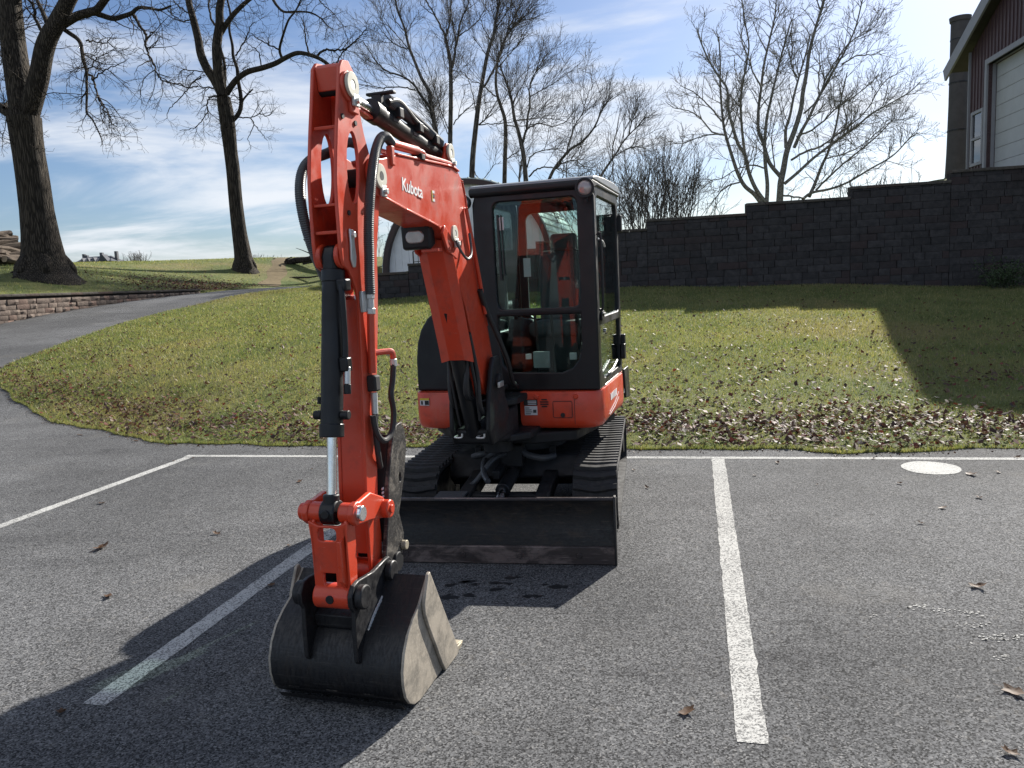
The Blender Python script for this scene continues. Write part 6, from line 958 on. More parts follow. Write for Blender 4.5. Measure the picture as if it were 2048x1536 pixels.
# orange skirt, cab side: plan outline swept up with a rolled lower edge
def skirt(plan, zz, name, m, bevel=0.0, inner=None):
    """closed plan outline, list of (z, inset toward centroid) levels"""
    n = len(plan); cx = sum(p[0] for p in plan) / n; cy = sum(p[1] for p in plan) / n; mb = MB()
    for z_, ins in zz:
        for x, y in plan:
            d = Vector((cx - x, cy - y)); L = d.length; mb.v.append((x + d.x / L * ins, y + d.y / L * ins, z_))
    for k in range(len(zz) - 1): mb.f += [(k * n + i, k * n + (i + 1) % n, (k + 1) * n + (i + 1) % n, (k + 1) * n + i) for i in range(n)]
    mb.f += [list(range(n)), list(range((len(zz) - 1) * n, len(zz) * n))]
    return part(mb, name, m, None, bevel)
planR = [(.645, .165), (.655, .30), (.655, .56)] + arc(.50, .59, .155, 82, 8, 8)[1:] and [(.645, .165), (.655, .30), (.655, .55)] + [(.50 + .155 * math.sin(R(a)), .595 + .155 * math.cos(R(a))) for a in (80, 65, 50, 35, 20, 5)] + [(.2, .752), (-.35, .752), (-.62, .70), (-.62, .30), (0, .165)]
sk = skirt(planR, [(.690, .07), (.70, .03), (.725, .006), (.76, 0), (.945, 0), (.958, .006), (.962, .03)], 'side_skirt', 'orange')
planL = [(.52, -.385), (.53, -.50), (.525, -.60)] + [(.40 + .12 * math.sin(R(a)), -.60 - .12 * math.cos(R(a))) for a in (75, 55, 35, 15)] + [(.2, -.722), (-.35, -.722), (-.62, -.66), (-.62, -.30), (0, -.30)]
skl = skirt(planL, [(.655, .06), (.668, .025), (.70, .004), (.74, 0), (.925, 0), (.938, .008)], 'front_skirt', 'orange')
planB = [(-.62, .70), (-.80, .58), (-.95, .38), (-1.02, .0), (-.95, -.38), (-.80, -.58), (-.62, -.66)]
skirt(planB, [(.66, .06), (.69, .01), (.75, 0), (1.12, 0), (1.16, .04)], 'counterweight', 'hood')
# dark engine/tank hood on the side away from the cab
hp = [(-.712, .94), (-.708, 1.18), (-.69, 1.31), (-.655, 1.41), (-.60, 1.49), (-.53, 1.545), (-.44, 1.57), (-.20, 1.575), (-.17, 1.55), (-.17, .94)]
part(MB().prism(hp, 'x', -.60, .43), 'hood', 'hood', None, .045, 4)
part(MB().prism([(-.62, .965), (.66, .965), (.66, 1.22), (.6, 1.27), (-.56, 1.27), (-.62, 1.22)], 'x', -.98, -.46), 'rear_hood', 'hood', None, .05, 3)
part(MB().box((.42, -.335, .80), (.012, .002, .2)), 'panel_seam', 'ink', None, 0)
# decals and fittings on the skirts
dl = empty('decals', parent=EX)
def rect(name, m, x, y0, y1, z0, z1, parent): return MB().box((x, (y0 + y1) / 2, (z0 + z1) / 2), (.003, abs(y1 - y0), z1 - z0)).build(name, M[m], parent, 0, sharp=0)
rect('warning_plate', 'label', .531, -.655, -.58, .845, .885, skl); rect('warning_yellow', 'yellow', .5315, -.655, -.58, .885, .90, skl); rect('warning_text', 'ink', .5325, -.615, -.583, .85, .882, skl); rect('warning_pictogram', 'ink', .5325, -.645, -.632, .852, .88, skl)
rect('black_plate', 'ink', .6575, .195, .295, .865, .905, sk)
for k in range(3): rect('plate_line', 'label', .6595, .225, .287, .871 + k * .011, .876 + k * .011, sk)
rect('white_label', 'label', .6575, .20, .292, .795, .86, sk)
for k, (a, b) in enumerate(((.205, .245), (.205, .255), (.205, .25), (.205, .235))): rect('label_line', 'ink', .6595, a, b, .802 + k * .014, .807 + k * .014, sk)
rect('label_stamp', 'plastic', .6595, .262, .285, .812, .834, sk)
for k, (a, b) in enumerate(((.325, .365), (.315, .375), (.315, .375), (.325, .365))): rect('vent_slot', 'ink', .6575, a, b, .852 + k * .0165, .860 + k * .0165, sk)
MB().plate(rrect(.405, .545, .775, .895, .012), [rrect(.4085, .5415, .7785, .8915, .01)], 'x', .656, .6585).build('hatch_seam', M['ink'], sk, 0, sharp=0)
MB().cyl((.655, .475, .795), (.664, .475, .795), .016, n=16).build('lock', M['ink'], sk, .002)
for y in (.29, .57): MB().cyl((.654, y, .925), (.668, y, .925), .02, .014, n=16).build('bolt_cap', M['orange'], sk, .002)
for y in (.2,): MB().box((.656, .56, .83), (.002, .003, .2)).build('panel_seam', M['ink'], sk, 0, sharp=0)
# step plate under the door with chequer dots
stp = part(MB().box((.10, .69, .968), (.62, .10, .012)), 'door_step', 'zinc', None, .003)
for i in range(9):
    for j in range(2): MB().cyl((-.16 + i * .065, .668 + j * .042, .974), (-.16 + i * .065, .668 + j * .042, .980), .011, .007, 8).build('grip_dot', M['zinc'], stp, 0)
part(MB().prism([(-.60, .985), (-.66, .80), (-.62, .72), (-.42, .74), (-.36, .985)], 'y', .745, .765), 'rear_bumper', 'black', None, .008)
part(MB().prism([(-.36, .79), (-.42, .84), (-.48, .84), (-.45, .79)], 'y', .7535, .755), 'side_mark', 'white', None, 0)
for k in range(5): part(MB().box((.26 - k * .06, .7535, .86), (.035, .002, .05)), 'side_letter', 'white', None, 0)
for k in range(2): part(MB().prism([(.34, .74 + k * .02), (.1, .76 + k * .03), (-.1, .80 + k * .04), (-.1, .805 + k * .04), (.1, .766 + k * .03), (.34, .745 + k * .02)], 'y', .7535, .755), 'side_stripe', 'white', None, 0)

# ---- cab
cab = part(MB().plate([(-.125, .965), (.738, .965), (.742, 2.28), (.715, 2.345), (.66, 2.37), (-.05, 2.37), (-.10, 2.34), (-.12, 2.28)],
    [rrect(.028, .622, 1.545, 2.285, .05), [(.10, 1.095), (.47, 1.09), (.55, 1.12), (.60, 1.18), (.622, 1.27), (.622, 1.495), (.028, 1.495), (.028, 1.28), (.05, 1.15)]], 'x', .575, .625), 'cab_frame', 'black', None, .012, 3)
def pane_(pts, axis, a, name='pane', m='glass', t=.005): return MB().plate(pts, [], axis, a, a + t).build(name, M[m], cab, 0, sharp=0)
pane_(rrect(.022, .628, 1.538, 2.29, .05), 'x', .597, 'windscreen')
pane_([(.10, 1.09), (.47, 1.085), (.555, 1.115), (.606, 1.18), (.627, 1.27), (.627, 1.50), (.022, 1.50), (.022, 1.28), (.045, 1.15)], 'x', .603, 'lower_windscreen')
MB().bar((.612, .02, 1.52), (.612, .63, 1.52), .03, .02).build('glazing_bar', M['black'], cab, .004)
def side_frame(y0, y1, nm, openings): return MB().plate([(.575, .965), (.575, 2.28), (.54, 2.345), (.47, 2.38), (-.36, 2.38), (-.42, 2.34), (-.44, 2.2), (-.44, .965)], openings, 'y', y0, y1).build(nm, M['black'], cab, .008)
dor = side_frame(.700, .738, 'door', [rrect(-.36, .52, 1.46, 2.29, .06), [(-.36, 1.02), (.40, 1.02), (.49, 1.08), (.52, 1.2), (.52, 1.40), (-.36, 1.40)]])
pane_(rrect(-.365, .525, 1.455, 2.295, .06), 'y', .717, 'door_pane'); pane_([(-.365, 1.015), (.405, 1.015), (.495, 1.075), (.525, 1.2), (.525, 1.405), (-.365, 1.405)], 'y', .717, 'door_pane')
side_frame(-.125, -.09, 'side_frame', [rrect(-.36, .52, 1.36, 2.29, .06)])
pane_(rrect(-.365, .525, 1.355, 2.295, .06), 'y', -.11, 'side_pane')
MB().plate([(-.085, .965), (.695, .965), (.695, 2.36), (-.085, 2.36)], [rrect(-.02, .63, 1.42, 2.28, .06)], 'x', -.44, -.40).build('rear_frame', M['black'], cab, .006)
pane_(rrect(-.025, .635, 1.415, 2.285, .06), 'x', -.422, 'rear_pane')
rf = MB(); prof = [(.645, 2.335), (.665, 2.36), (.65, 2.392), (.57, 2.412), (.2, 2.435), (-.25, 2.445), (-.47, 2.43), (-.50, 2.39), (-.47, 2.37), (.5, 2.355)]
rf.prism([(.655, 2.385), (.64, 2.402), (.56, 2.418), (.2, 2.438), (-.25, 2.448), (-.47, 2.432), (-.50, 2.40), (-.49, 2.385)], 'y', -.132, .75).build('roof', M['roof'], cab, .014, 4)
MB().prism([(.635, 2.325), (.662, 2.345), (.662, 2.384), (-.49, 2.384), (-.485, 2.36), (.5, 2.35)], 'y', -.13, .748).build('roof_fascia', M['black'], cab, .016, 3)
MB().box((.10, .31, 2.372), (.98, .78, .018)).build('headliner', M['plastic'], cab, .004)
MB().prism([(.20, 2.30), (.58, 2.30), (.62, 2.335), (.20, 2.335)], 'y', -.03, .62).build('visor', M['plastic'], cab, .006)
# work lights on the cab
def cab_light(y, z, x=.66, r_=.042):
    h = MB().cyl((x - .05, y, z), (x, y, z), r_ * 1.15, r_ * 1.25, 24).build('cab_light', M['black'], cab, .006)
    MB().sphere((x - .002, y, z), r_, 20, 10, (.32, 1, 1)).build('lens', M['lens'], h, 0)
    MB().ring((x - .004, y, z), (1, 0, 0), r_ * 1.3, r_ * 1.0, .012, 24).build('bezel', M['black'], h, .002)
    MB().box((x - .03, y, z - .06), (.02, .02, .06)).build('bracket', M['black'], h, .002)
cab_light(.70, 2.325, .71, .05); cab_light(-.175, 2.30, .655, .042)
# grab rail, handle, hinges
MB().tube([(.60, .748, 2.02), (.60, .775, 2.0), (.60, .775, 1.55), (.60, .748, 1.52)], .009, 8, 4).build('grab_rail', M['black'], cab)
MB().tube([(.54, .742, 2.0), (.50, .77, 1.98), (.45, .775, 1.945)], .007, 8, 3).build('mirror_stay', M['zinc'], cab)
hd = MB().box((.47, .746, 1.47), (.10, .016, .07)).build('door_handle', M['black'], cab, .006)
MB().bar((.51, .757, 1.49), (.40, .757, 1.48), .01, .012).build('lever', M['zinc'], hd, .002)
MB().cyl((.42, .74, 1.36), (.42, .762, 1.36), .016, n=14).build('door_lock', M['chrome'], cab, .002)
for z_ in (1.2, 2.15): MB().box((-.435, .75, z_), (.06, .04, .13)).build('hinge', M['black'], cab, .006)
MB().box((-.40, .757, 1.13), (.09, .035, .12)).build('latch_box', M['black'], cab, .006)
MB().tube([(.30, .745, 1.04), (.12, .75, 1.05), (-.1, .75, 1.09)], .008, 8, 3).build('step_bar', M['zinc'], cab)
# wiper with motor box on the cab's inner left
MB().box((.565, .05, 1.66), (.05, .075, .27)).build('monitor_pod', M['plastic'], cab, .012)
wp = MB().bar((.61, .065, 1.75), (.61, .06, 2.20), .016, .02, (1, 0, 0)).build('wiper', M['ink'], cab, .002)
MB().bar((.612, .09, 1.78), (.612, .085, 2.2), .008, .01, (1, 0, 0)).build('wiper_blade', M['ink'], wp)
MB().box((.605, .075, 2.14), (.008, .05, .09)).build('wiper_plate', M['label'], wp, .003)
# interior
MB().box((.08, .305, 1.0), (.95, .77, .05)).build('cab_floor', M['plastic'], cab, .006)
st_ = MB().box((-.12, .31, 1.36), (.42, .44, .12)).build('seat', M['seat'], cab, .045, 4)
MB().prism([(-.34, 1.40), (-.24, 1.40), (-.30, 1.92), (-.36, 1.98), (-.42, 1.95)], 'y', .11, .51).build('backrest', M['seat'], st_, .045, 4)
MB().box((-.14, .31, 1.17), (.34, .34, .30)).build('seat_base', M['plastic'], st_, .02)
MB().box((-.36, .31, 2.03), (.08, .22, .14)).build('headrest', M['seat'], st_, .03, 3)
for y in (.01, .60):
    c_ = MB().prism([(-.28, 1.05), (.12, 1.05), (.16, 1.38), (.10, 1.46), (-.28, 1.42)], 'y', y - .055, y + .055).build('console', M['plastic'], cab, .02, 3)
    MB().tube([(.10, y, 1.44), (.12, y, 1.54), (.115, y, 1.60)], lambda i, t: .012 + .012 * t, 10).build('joystick', M['ink'], c_)
for y in (.25, .37):
    MB().tube([(.42, y, 1.02), (.40, y, 1.25), (.44, y, 1.45), (.42, y, 1.52)], .010, 8).build('travel_lever', M['ink'], cab); MB().box((.45, y, 1.045), (.16, .08, .02), None).build('pedal', M['plastic'], cab, .004)
MB().box((.50, .30, 1.17), (.03, .12, .12)).build('manual_box', M['box'], cab, .006); MB().box((.50, .205, 1.195), (.02, .045, .04)).build('switch_box', M['label'], cab, .004)
MB().box((.49, .53, 1.19), (.02, .05, .05)).build('switch_box', M['label'], cab, .004)
MB().tube([(.43, .55, 1.05), (.45, .56, 1.25), (.40, .55, 1.5)], .014, 8).build('control_lever', M['ink'], cab)
MB().box((.535, .235, 1.83), (.006, .05, .13)).build('sticker', M['label'], cab, 0)

# ---- swing bracket and its hoses (boom frame)
boomp(MB().cyl((0, 0, .58), (0, 0, .93), .10, n=28), 'swing_post', 'cast', .008)
sb = boomp(MB().prism([(-.10, .70), (.10, .68), (.50, .735), (.52, .83), (.30, .88), (-.10, .90)], 'y', -.13, .13), 'swing_bracket', 'cast', .02, 3)
for y in (-.135, .105):
    MB().prism([(.02, .74), (.50, .73), (.56, .84), (.54, 1.0), (.46, 1.20), (.40, 1.275), (.30, 1.275), (.24, 1.2), (.20, 1.0)], 'y', y, y + .03).build('cheek_plate', M['cast'], sb, .01)
MB().cyl((.36, -.16, 1.12), (.36, .16, 1.12), .045, n=22).build('boom_foot_pin', M['cast'], sb, .006)
MB().box((.38, .162, 1.10), (.10, .014, .035)).build('pin_keeper', M['zinc'], sb, .004)
boomp(MB().prism([(-.35, -.30), (.02, -.27), (.12, -.12), (.12, .12), (.02, .24), (-.35, .26)], 'z', .665, .715), 'swing_lug', 'cast', .012)
boomp(MB().prism([(-.35, -.18), (.02, -.16), (.11, -.08), (.11, .08), (.02, .16), (-.35, .18)], 'z', .905, .955), 'swing_lug', 'cast', .012)
boomp(MB().cyl((-.35, -.28, .80), (.10, -.18, .80), .045, n=18), 'swing_cylinder', 'black', .006)
for k, (pts, r_) in enumerate([([(-.2, -.12, 1.0), (.05, -.16, 1.05), (.22, -.17, 1.2), (.42, -.14, 1.5)], .016), ([(-.2, -.06, 1.0), (.1, -.1, 1.02), (.25, -.155, 1.15), (.38, -.15, 1.4)], .016), ([(-.2, .1, 1.0), (.05, .14, 1.08), (.2, .155, 1.25), (.40, .11, 1.55), (.5, .10, 1.7)], .017), ([(-.2, .02, 1.0), (.1, .06, 1.02), (.62, .03, 1.05), (.66, .05, 1.3), (.72, .06, 1.52)], .018), ([(-.2, .06, .95), (.2, .1, .92), (.55, .09, .95), (.6, .085, 1.2), (.69, .08, 1.45)], .015), ([(-.15, -.04, .9), (.2, -.08, .95), (.55, -.10, 1.0), (.52, -.12, 1.3)], .016)]):
    boomp(MB().tube(pts, r_, 9), 'boom_hose', 'hose', 0)
for y in (-.085, .06): boomp(MB().tube([(.545, y, .80), (.60, y, .80), (.60, y + .045, .80), (.60, y + .05, .825)], .006, 6, 3), 'pin_clip', 'zinc', 0)

# ---- boom
body = [(.215, 1.10), (.345, 1.47), (.485, 1.76), (.575, 2.03), (.63, 2.26), (.665, 2.335), (.72, 2.378), (.80, 2.39), (.90, 2.387), (1.50, 2.36), (1.50, 2.115), (1.227, 2.077), (1.08, 2.052), (.99, 2.0), (.93, 1.93), (.72, 1.60), (.52, 1.14), (.46, 1.05), (.38, 1.02), (.27, 1.03)]
boom = boomp(MB().prism(body, 'y', -.085, .085), 'boom', 'orange', .006)
fork = [(1.36, 2.367), (1.57, 2.356), (1.72, 2.32)] + [(1.785 + .085 * math.cos(R(a)), 2.235 + .085 * math.sin(R(a))) for a in (70, 40, 10, -20, -50, -80)] + [(1.66, 2.138), (1.36, 2.096)]
for y in (-.088, .070): MB().prism(fork, 'y', y, y + .018).build('fork_plate', M['orange'], boom, .004)
MB().cyl((1.785, -.105, 2.235), (1.785, .105, 2.235), .04, n=20).build('arm_pivot_pin', M['cast'], boom, .004)
def washer(s, t, w, r_, parent, key=True, d=1):
    a = MB().ring((s, t, w), (0, d, 0), r_, r_ * .35, .014, 26).build('washer', M['washer'], parent, .003)
    MB().cyl((s, t + d * .004, w), (s, t + d * .012, w), r_ * .4, n=18).build('pin_head', M['zinc'], a, .002)
    if key:
        MB().box((s - .02, t + d * .008, w - r_ * 1.15), (.05, .014, .05)).build('keeper', M['zinc'], a, .004); MB().cyl((s - .02, t + d * .01, w - r_ * 1.2), (s - .02, t + d * .03, w - r_ * 1.2), .013, n=6).build('keeper_bolt', M['zinc'], a, .001)
washer(1.775, .092, 2.235, .055, boom); washer(1.775, -.092, 2.235, .055, boom, True, -1)
# flanges standing proud of the side plates
def flange(pts, name, th=.010, w=.094):
    mb = MB()
    for (a, b) in zip(pts[:-1], pts[1:]): mb.bar((a[0], 0, a[1]), (b[0], 0, b[1]), 2 * w, th, (0, 0, 1) if abs(b[0] - a[0]) > abs(b[1] - a[1]) else (1, 0, 0))
    return mb.build(name, M['orange'], boom, .002)
flange([(1.74, 2.150), (1.50, 2.112), (1.227, 2.074), (1.10, 2.054)], 'bottom_flange')
flange([(.72, 2.381), (.81, 2.394), (.90, 2.391), (1.56, 2.361)], 'top_flange')
flange([(.345, 1.47), (.485, 1.76), (.575, 2.03), (.63, 2.26), (.665, 2.335)], 'rear_flange', .008, .09)
for y in (-.072, .056):
    MB().prism([(.70, 2.39), (.76, 2.47)] + [(.82 + .05 * math.cos(R(a)), 2.475 + .05 * math.sin(R(a))) for a in (150, 110, 70, 30, 0)] + [(.93, 2.39)], 'y', y, y + .016).build('cylinder_lug', M['orange'], boom, .004)
washer(.82, .076, 2.47, .048, boom, True)
# lettering on the boom sides
def text_mesh(body_, size, m):
    cu = bpy.data.curves.new('lettering', 'FONT'); cu.body = body_; cu.size = size; cu.extrude = .0008; cu.offset = size * .012; cu.space_character = .98; cu.resolution_u = 3
    to = bpy.data.objects.new('lettering_tmp', cu); COL.objects.link(to); bpy.context.view_layer.update()
    me = bpy.data.meshes.new_from_object(to.evaluated_get(bpy.context.evaluated_depsgraph_get())); bpy.data.objects.remove(to); me.materials.clear(); me.materials.append(m); return me
TXT = text_mesh('Kubota', .088, M['white'])
ang_t = math.atan2(.02, .265)
o = link('lettering', TXT, boom, (1.528, .0868, 2.205)); o.matrix_local = Matrix.Translation((1.530, .0892, 2.200)) @ Matrix(((-1, 0, 0, 0), (0, 0, 1, 0), (0, 1, 0, 0), (0, 0, 0, 1))) @ Matrix.Rotation(-.075, 4, 'Z') @ Matrix.Diagonal((.98, 1, 1, 1))
o = link('lettering', TXT, boom); o.matrix_local = Matrix.Translation((1.25, -.0892, 2.185)) @ Matrix(((1, 0, 0, 0), (0, 0, -1, 0), (0, 1, 0, 0), (0, 0, 0, 1))) @ Matrix.Rotation(.075, 4, 'Z')
for k in range(3): MB().box((1.125, .0866, 2.185 + k * .021), (.028, .002, .014)).build('boom_sticker', M[('label', 'ink', 'label')[k]], boom, 0, sharp=0)
MB().box((1.145, .0866, 2.206), (.006, .002, .056)).build('boom_sticker', M['yellow'], boom, 0, sharp=0)
# pipes and clamps along the top
pp = MB().tube([(1.585, .075, 2.405), (1.3, .078, 2.415), (1.22, .078, 2.412), (1.18, .078, 2.40), (.85, .078, 2.405), (.74, .07, 2.39)], .016, 10, 4).build('pipe', M['orange'], boom)
MB().cyl((1.585, .075, 2.405), (1.29, .078, 2.414), .0225, n=14).build('pipe_sleeve', M['orange'], pp, .003)
MB().tube([(1.5, -.05, 2.405), (1.1, -.05, 2.41), (.8, -.05, 2.41)], .014, 8).build('pipe', M['orange'], boom)
MB().box((1.27, .06, 2.385), (.05, .09, .03)).build('pipe_clamp', M['cast'], boom, .004); MB().box((1.62, .085, 2.345), (.035, .03, .09)).build('pipe_clamp', M['orange'], boom, .006)
MB().tube([(.66, .098, 2.18), (.60, .104, 2.0), (.50, .104, 1.75), (.42, .10, 1.55)], .012, 8).build('pipe', M['orange'], boom)
# boom cylinder with its chevron guard
bc = boomp(MB().cyl((.475, 0, .80), (.80, 0, 1.60), .05, n=24), 'boom_cylinder', 'black', .006)
MB().cyl((.80, 0, 1.60), (.93, 0, 1.96), .028, n=18).build('rod', M['chrome'], bc); MB().cyl((.47, -.10, .80), (.47, .10, .80), .04, n=20).build('foot_pin', M['cast'], bc, .004)
MB().tube([(.55, .07, .9), (.62, .075, 1.15), (.70, .075, 1.35)], .010, 8).build('cylinder_line', M['hose'], bc)
MB().tube([(.53, -.07, .86), (.60, -.075, 1.1), (.66, -.07, 1.3)], .009, 8).build('cylinder_line', M['hose'], bc)
gd = MB(); top_, bot_ = [(-.10, .965), (-.035, 1.0), (.06, 1.0), (.098, .95)], [(-.10, .70), (-.035, .735), (.06, .735), (.098, .685)]
N_ = 10; rowsG = []
for k in range(N_ + 1):
    f_ = k / N_; z_ = 1.985 + (1.295 - 1.985) * f_
    rowsG.append([(a[1] + (b[1] - a[1]) * f_, a[0], z_ - (.018 if (k == N_ and i in (0, 3)) else 0) + (.0 if k else 0)) for i, (a, b) in enumerate(zip(top_, bot_))])
for q in (0, 1):
    for rw_ in rowsG: gd.v += [(x - .008 * q, y, z) for x, y, z in rw_]
nv = 4 * (N_ + 1)
for k in range(N_):
    for i in range(3): a = k * 4 + i; gd.f += [(a, a + 1, a + 5, a + 4), (nv + a, nv + a + 4, nv + a + 5, nv + a + 1)]
    for i in (0, 3): a = k * 4 + i; gd.f.append((a, a + 4, nv + a + 4, nv + a))
for i in range(3): gd.f += [(i, nv + i, nv + i + 1, i + 1), (N_ * 4 + i, N_ * 4 + i + 1, nv + N_ * 4 + i + 1, nv + N_ * 4 + i)]
gd.build('cylinder_guard', M['orange'], bc, 0, sharp=20)
for y in (-.10, .085): MB().prism([(.82, 1.93), (1.02, 2.06), (1.06, 2.02), (.99, 1.92), (.86, 1.88)], 'y', y, y + .015).build('top_lug', M['orange'], boom, .004)
washer(.905, .102, 2.02, .045, boom, True)
MB().tube([(.92, .12, 1.98), (.90, .14, 1.92), (.80, .14, 1.88), (.70, .13, 1.92), (.66, .11, 2.03)], .008, 8).build('light_cable', M['sleeve'], boom)
# work light under the boom
wl = boomp(MB().prism([(1.09, 1.935), (1.12, 1.94), (1.13, 2.065), (1.04, 2.07), (1.03, 1.96)], 'y', -.115, .045), 'boom_light', 'black', .012, 3)
MB().prism([(y, z) for y, z in rrect(-.088, .018, 1.968, 2.035, .03, 5)], 'x', 1.118, 1.132).build('lens', M['lens'], wl, .006, 3)
MB().box((1.06, .03, 1.93), (.06, .10, .02)).build('bracket', M['orange'], wl, .004)
# ---- arm cylinder
ac = boomp(MB().cyl((.82, 0, 2.462), (1.60, 0, 2.555), .045, n=26), 'arm_cylinder', 'black', .006)
MB().cyl((1.55, 0, 2.549), (1.63, 0, 2.559), .052, n=26).build('gland', M['black'], ac, .004)
MB().cyl((1.60, 0, 2.555), (1.96, 0, 2.583), .027, n=20).build('rod', M['chrome'], ac)
MB().bar((1.63, .0, 2.52), (1.92, .0, 2.545), .035, .014).build('rod_guard', M['orange'], ac, .003)
MB().box((1.56, .01, 2.61), (.03, .05, .06)).build('hose_post', M['black'], ac, .004); MB().box((1.56, .03, 2.64), (.035, .14, .012)).build('hose_shelf', M['black'], ac, .003)
MB().tube([(1.50, .03, 2.62), (1.30, .03, 2.60), (1.1, .03, 2.57), (.85, .03, 2.52)], .030, 10, 6, .1, .012).build('sleeved_hose', M['sleeve'], ac)
MB().tube([(1.52, .045, 2.61), (1.40, .05, 2.63), (1.2, .05, 2.57), (.95, .04, 2.54), (.75, .03, 2.46)], .015, 10).build('cylinder_hose', M['hose'], ac)
MB().tube([(1.45, -.045, 2.60), (1.2, -.05, 2.56), (.9, -.03, 2.52)], .012, 8).build('cylinder_line', M['hose'], ac)
for s_ in (1.42, 1.18, .96): MB().box((s_, .02, 2.575 - (1.42 - s_) * .12), (.05, .10, .05)).build('line_clamp', M['black'], ac, .006)
rect_ = lambda s_, w_: MB().box((s_, .0465, w_), (.07, .002, .016)).build('cylinder_sticker', M['edge'], ac, 0, sharp=0)
rect_(1.44, 2.54); rect_(1.2, 2.512)
# ---- arm
lug_c = (2.07, 1.895)
armo = [(1.935, 2.69), (1.985, 2.683), (2.016, 2.652), (2.05, 2.50), (2.075, 2.40), (2.105, 2.26), (2.118, 2.185), (2.124, 2.08), (2.125, 1.94), (2.122, 1.875), (2.105, 1.84), (2.07, 1.825), (2.045, 1.79), (2.02, 1.745), (2.006, 1.70), (2.028, 1.38), (2.054, 1.056), (2.076, .84), (2.085, .60), (2.085, .52), (2.065, .455), (2.03, .44), (1.995, .455), (1.975, .52), (1.965, .64), (1.975, .81), (1.915, 1.25), (1.84, 1.60), (1.816, 1.75), (1.80, 1.9), (1.745, 2.10), (1.715, 2.19), (1.715, 2.27), (1.75, 2.315), (1.80, 2.325), (1.84, 2.41), (1.872, 2.52), (1.871, 2.59), (1.89, 2.65)]
hole = ellipse(1.966, 2.252, .15, .052, 22, R(96))
arm = boomp(MB().plate(armo, [hole], 'y', .052, .068), 'arm', 'orange', .004)
MB().plate(armo, [hole], 'y', -.068, -.052).build('arm_plate', M['orange'], arm, .004)
box_ = [(2.0, 1.70), (2.022, 1.38), (2.048, 1.056), (2.07, .84), (2.078, .60), (1.975, .60), (1.982, .81), (1.922, 1.25), (1.85, 1.58), (1.83, 1.72)]
MB().prism(box_, 'y', -.051, .051).build('arm_box', M['orange'], arm, 0)
MB().prism([(1.975, 2.565), (1.995, 2.565), (2.008, 2.655), (1.99, 2.672)], 'y', -.051, .051).build('top_plate', M['orange'], arm, .003)
MB().bar((1.885, 0, 2.60), (1.90, 0, 2.44), .102, .012, (1, 0, 0)).build('web_plate', M['orange'], arm, .003)
MB().bar((1.90, 0, 2.44), (2.06, 0, 2.405), .102, .014).build('cross_bar', M['orange'], arm, .003)
MB().bar((2.04, 0, 2.095), (2.11, 0, 2.090), .102, .012).build('cross_bar', M['orange'], arm, .003)
MB().bar((2.04, 0, 1.985), (2.115, 0, 1.980), .102, .014).build('cross_bar', M['orange'], arm, .003)
MB().prism([(1.80, 1.75), (1.83, 1.75), (1.84, 2.0), (1.77, 2.12), (1.755, 2.10), (1.815, 1.98)], 'y', -.051, .051).build('back_plate', M['orange'], arm, .003)
MB().cyl((1.965, .066, 2.58), (1.965, .082, 2.58), .062, n=26).build('pin_boss', M['orange'], arm, .004); MB().box((1.935, .074, 2.52), (.07, .018, .09)).build('pin_boss', M['orange'], arm, .006)
MB().cyl((1.965, -.085, 2.58), (1.965, .085, 2.58), .03, n=18).build('cylinder_pin', M['cast'], arm, .003)
washer(1.965, .084, 2.585, .052, arm, True)
for s_, w_ in ((1.92, 2.44), (2.03, 2.45), (2.04, 2.06)): MB().cyl((s_, .066, w_), (s_, .074, w_), .011, n=10).build('tapped_hole', M['ink'], arm, 0)
for y in (-.051, .031): MB().cyl((2.08, y, 1.885), (2.08, y + .02, 1.885), .052, n=24).build('lug_boss', M['orange'], arm, .004)
lh = MB().prism([(2.02, 1.99), (2.06, 1.995), (2.058, 1.93), (2.065, 1.87), (2.05, 1.835), (2.03, 1.835), (2.018, 1.88), (2.025, 1.94)], 'y', .069, .08).build('pin_keeper', M['zinc'], arm, .004)
MB().cyl((2.04, .078, 1.97), (2.04, .092, 1.97), .014, n=6).build('keeper_bolt', M['zinc'], lh, .002)
# hoses and pipes on the arm
hose_r = boomp(MB().tube([(1.585, .078, 2.408), (1.66, .085, 2.425), (1.74, .095, 2.40), (1.82, .105, 2.33), (1.875, .108, 2.23), (1.915, .105, 2.10), (1.937, .102, 1.98), (1.945, .10, 1.88), (1.955, .098, 1.78), (1.955, .096, 1.72)], .021, 12, 6, .09, .009), 'arm_hose', 'sleeve', 0)
boomp(MB().tube([(1.585, -.078, 2.408), (1.70, -.09, 2.41), (1.85, -.105, 2.345), (1.98, -.118, 2.30), (2.055, -.122, 2.24), (2.09, -.12, 2.15), (2.09, -.112, 2.04), (2.06, -.10, 1.92), (2.0, -.09, 1.8)], .021, 12, 6, .09, .009), 'arm_hose', 'sleeve', 0)
fit = MB(); fit.cyl((1.955, .096, 1.73), (1.956, .096, 1.70), .020, n=6); fit.cyl((1.956, .096, 1.70), (1.957, .095, 1.66), .016, n=12); fit.cyl((1.957, .095, 1.66), (1.958, .094, 1.635), .021, n=6)
fit.build('hose_fitting', M['zinc'], hose_r, .002); MB().box((1.985, .078, 1.69), (.045, .016, .09)).build('fitting_bracket', M['zinc'], hose_r, .004)
pr_ = MB().tube([(1.958, .094, 1.64), (1.963, .088, 1.5), (1.968, .086, 1.38)], .018, 12, 4).build('arm_pipe', M['orange'], arm)
MB().box((1.97, .088, 1.335), (.05, .045, .07)).build('shutoff_valve', M['ink'], pr_, .008); MB().cyl((1.972, .088, 1.295), (1.98, .088, 1.20), .015, n=12).build('valve_fitting', M['zinc'], pr_, .002)
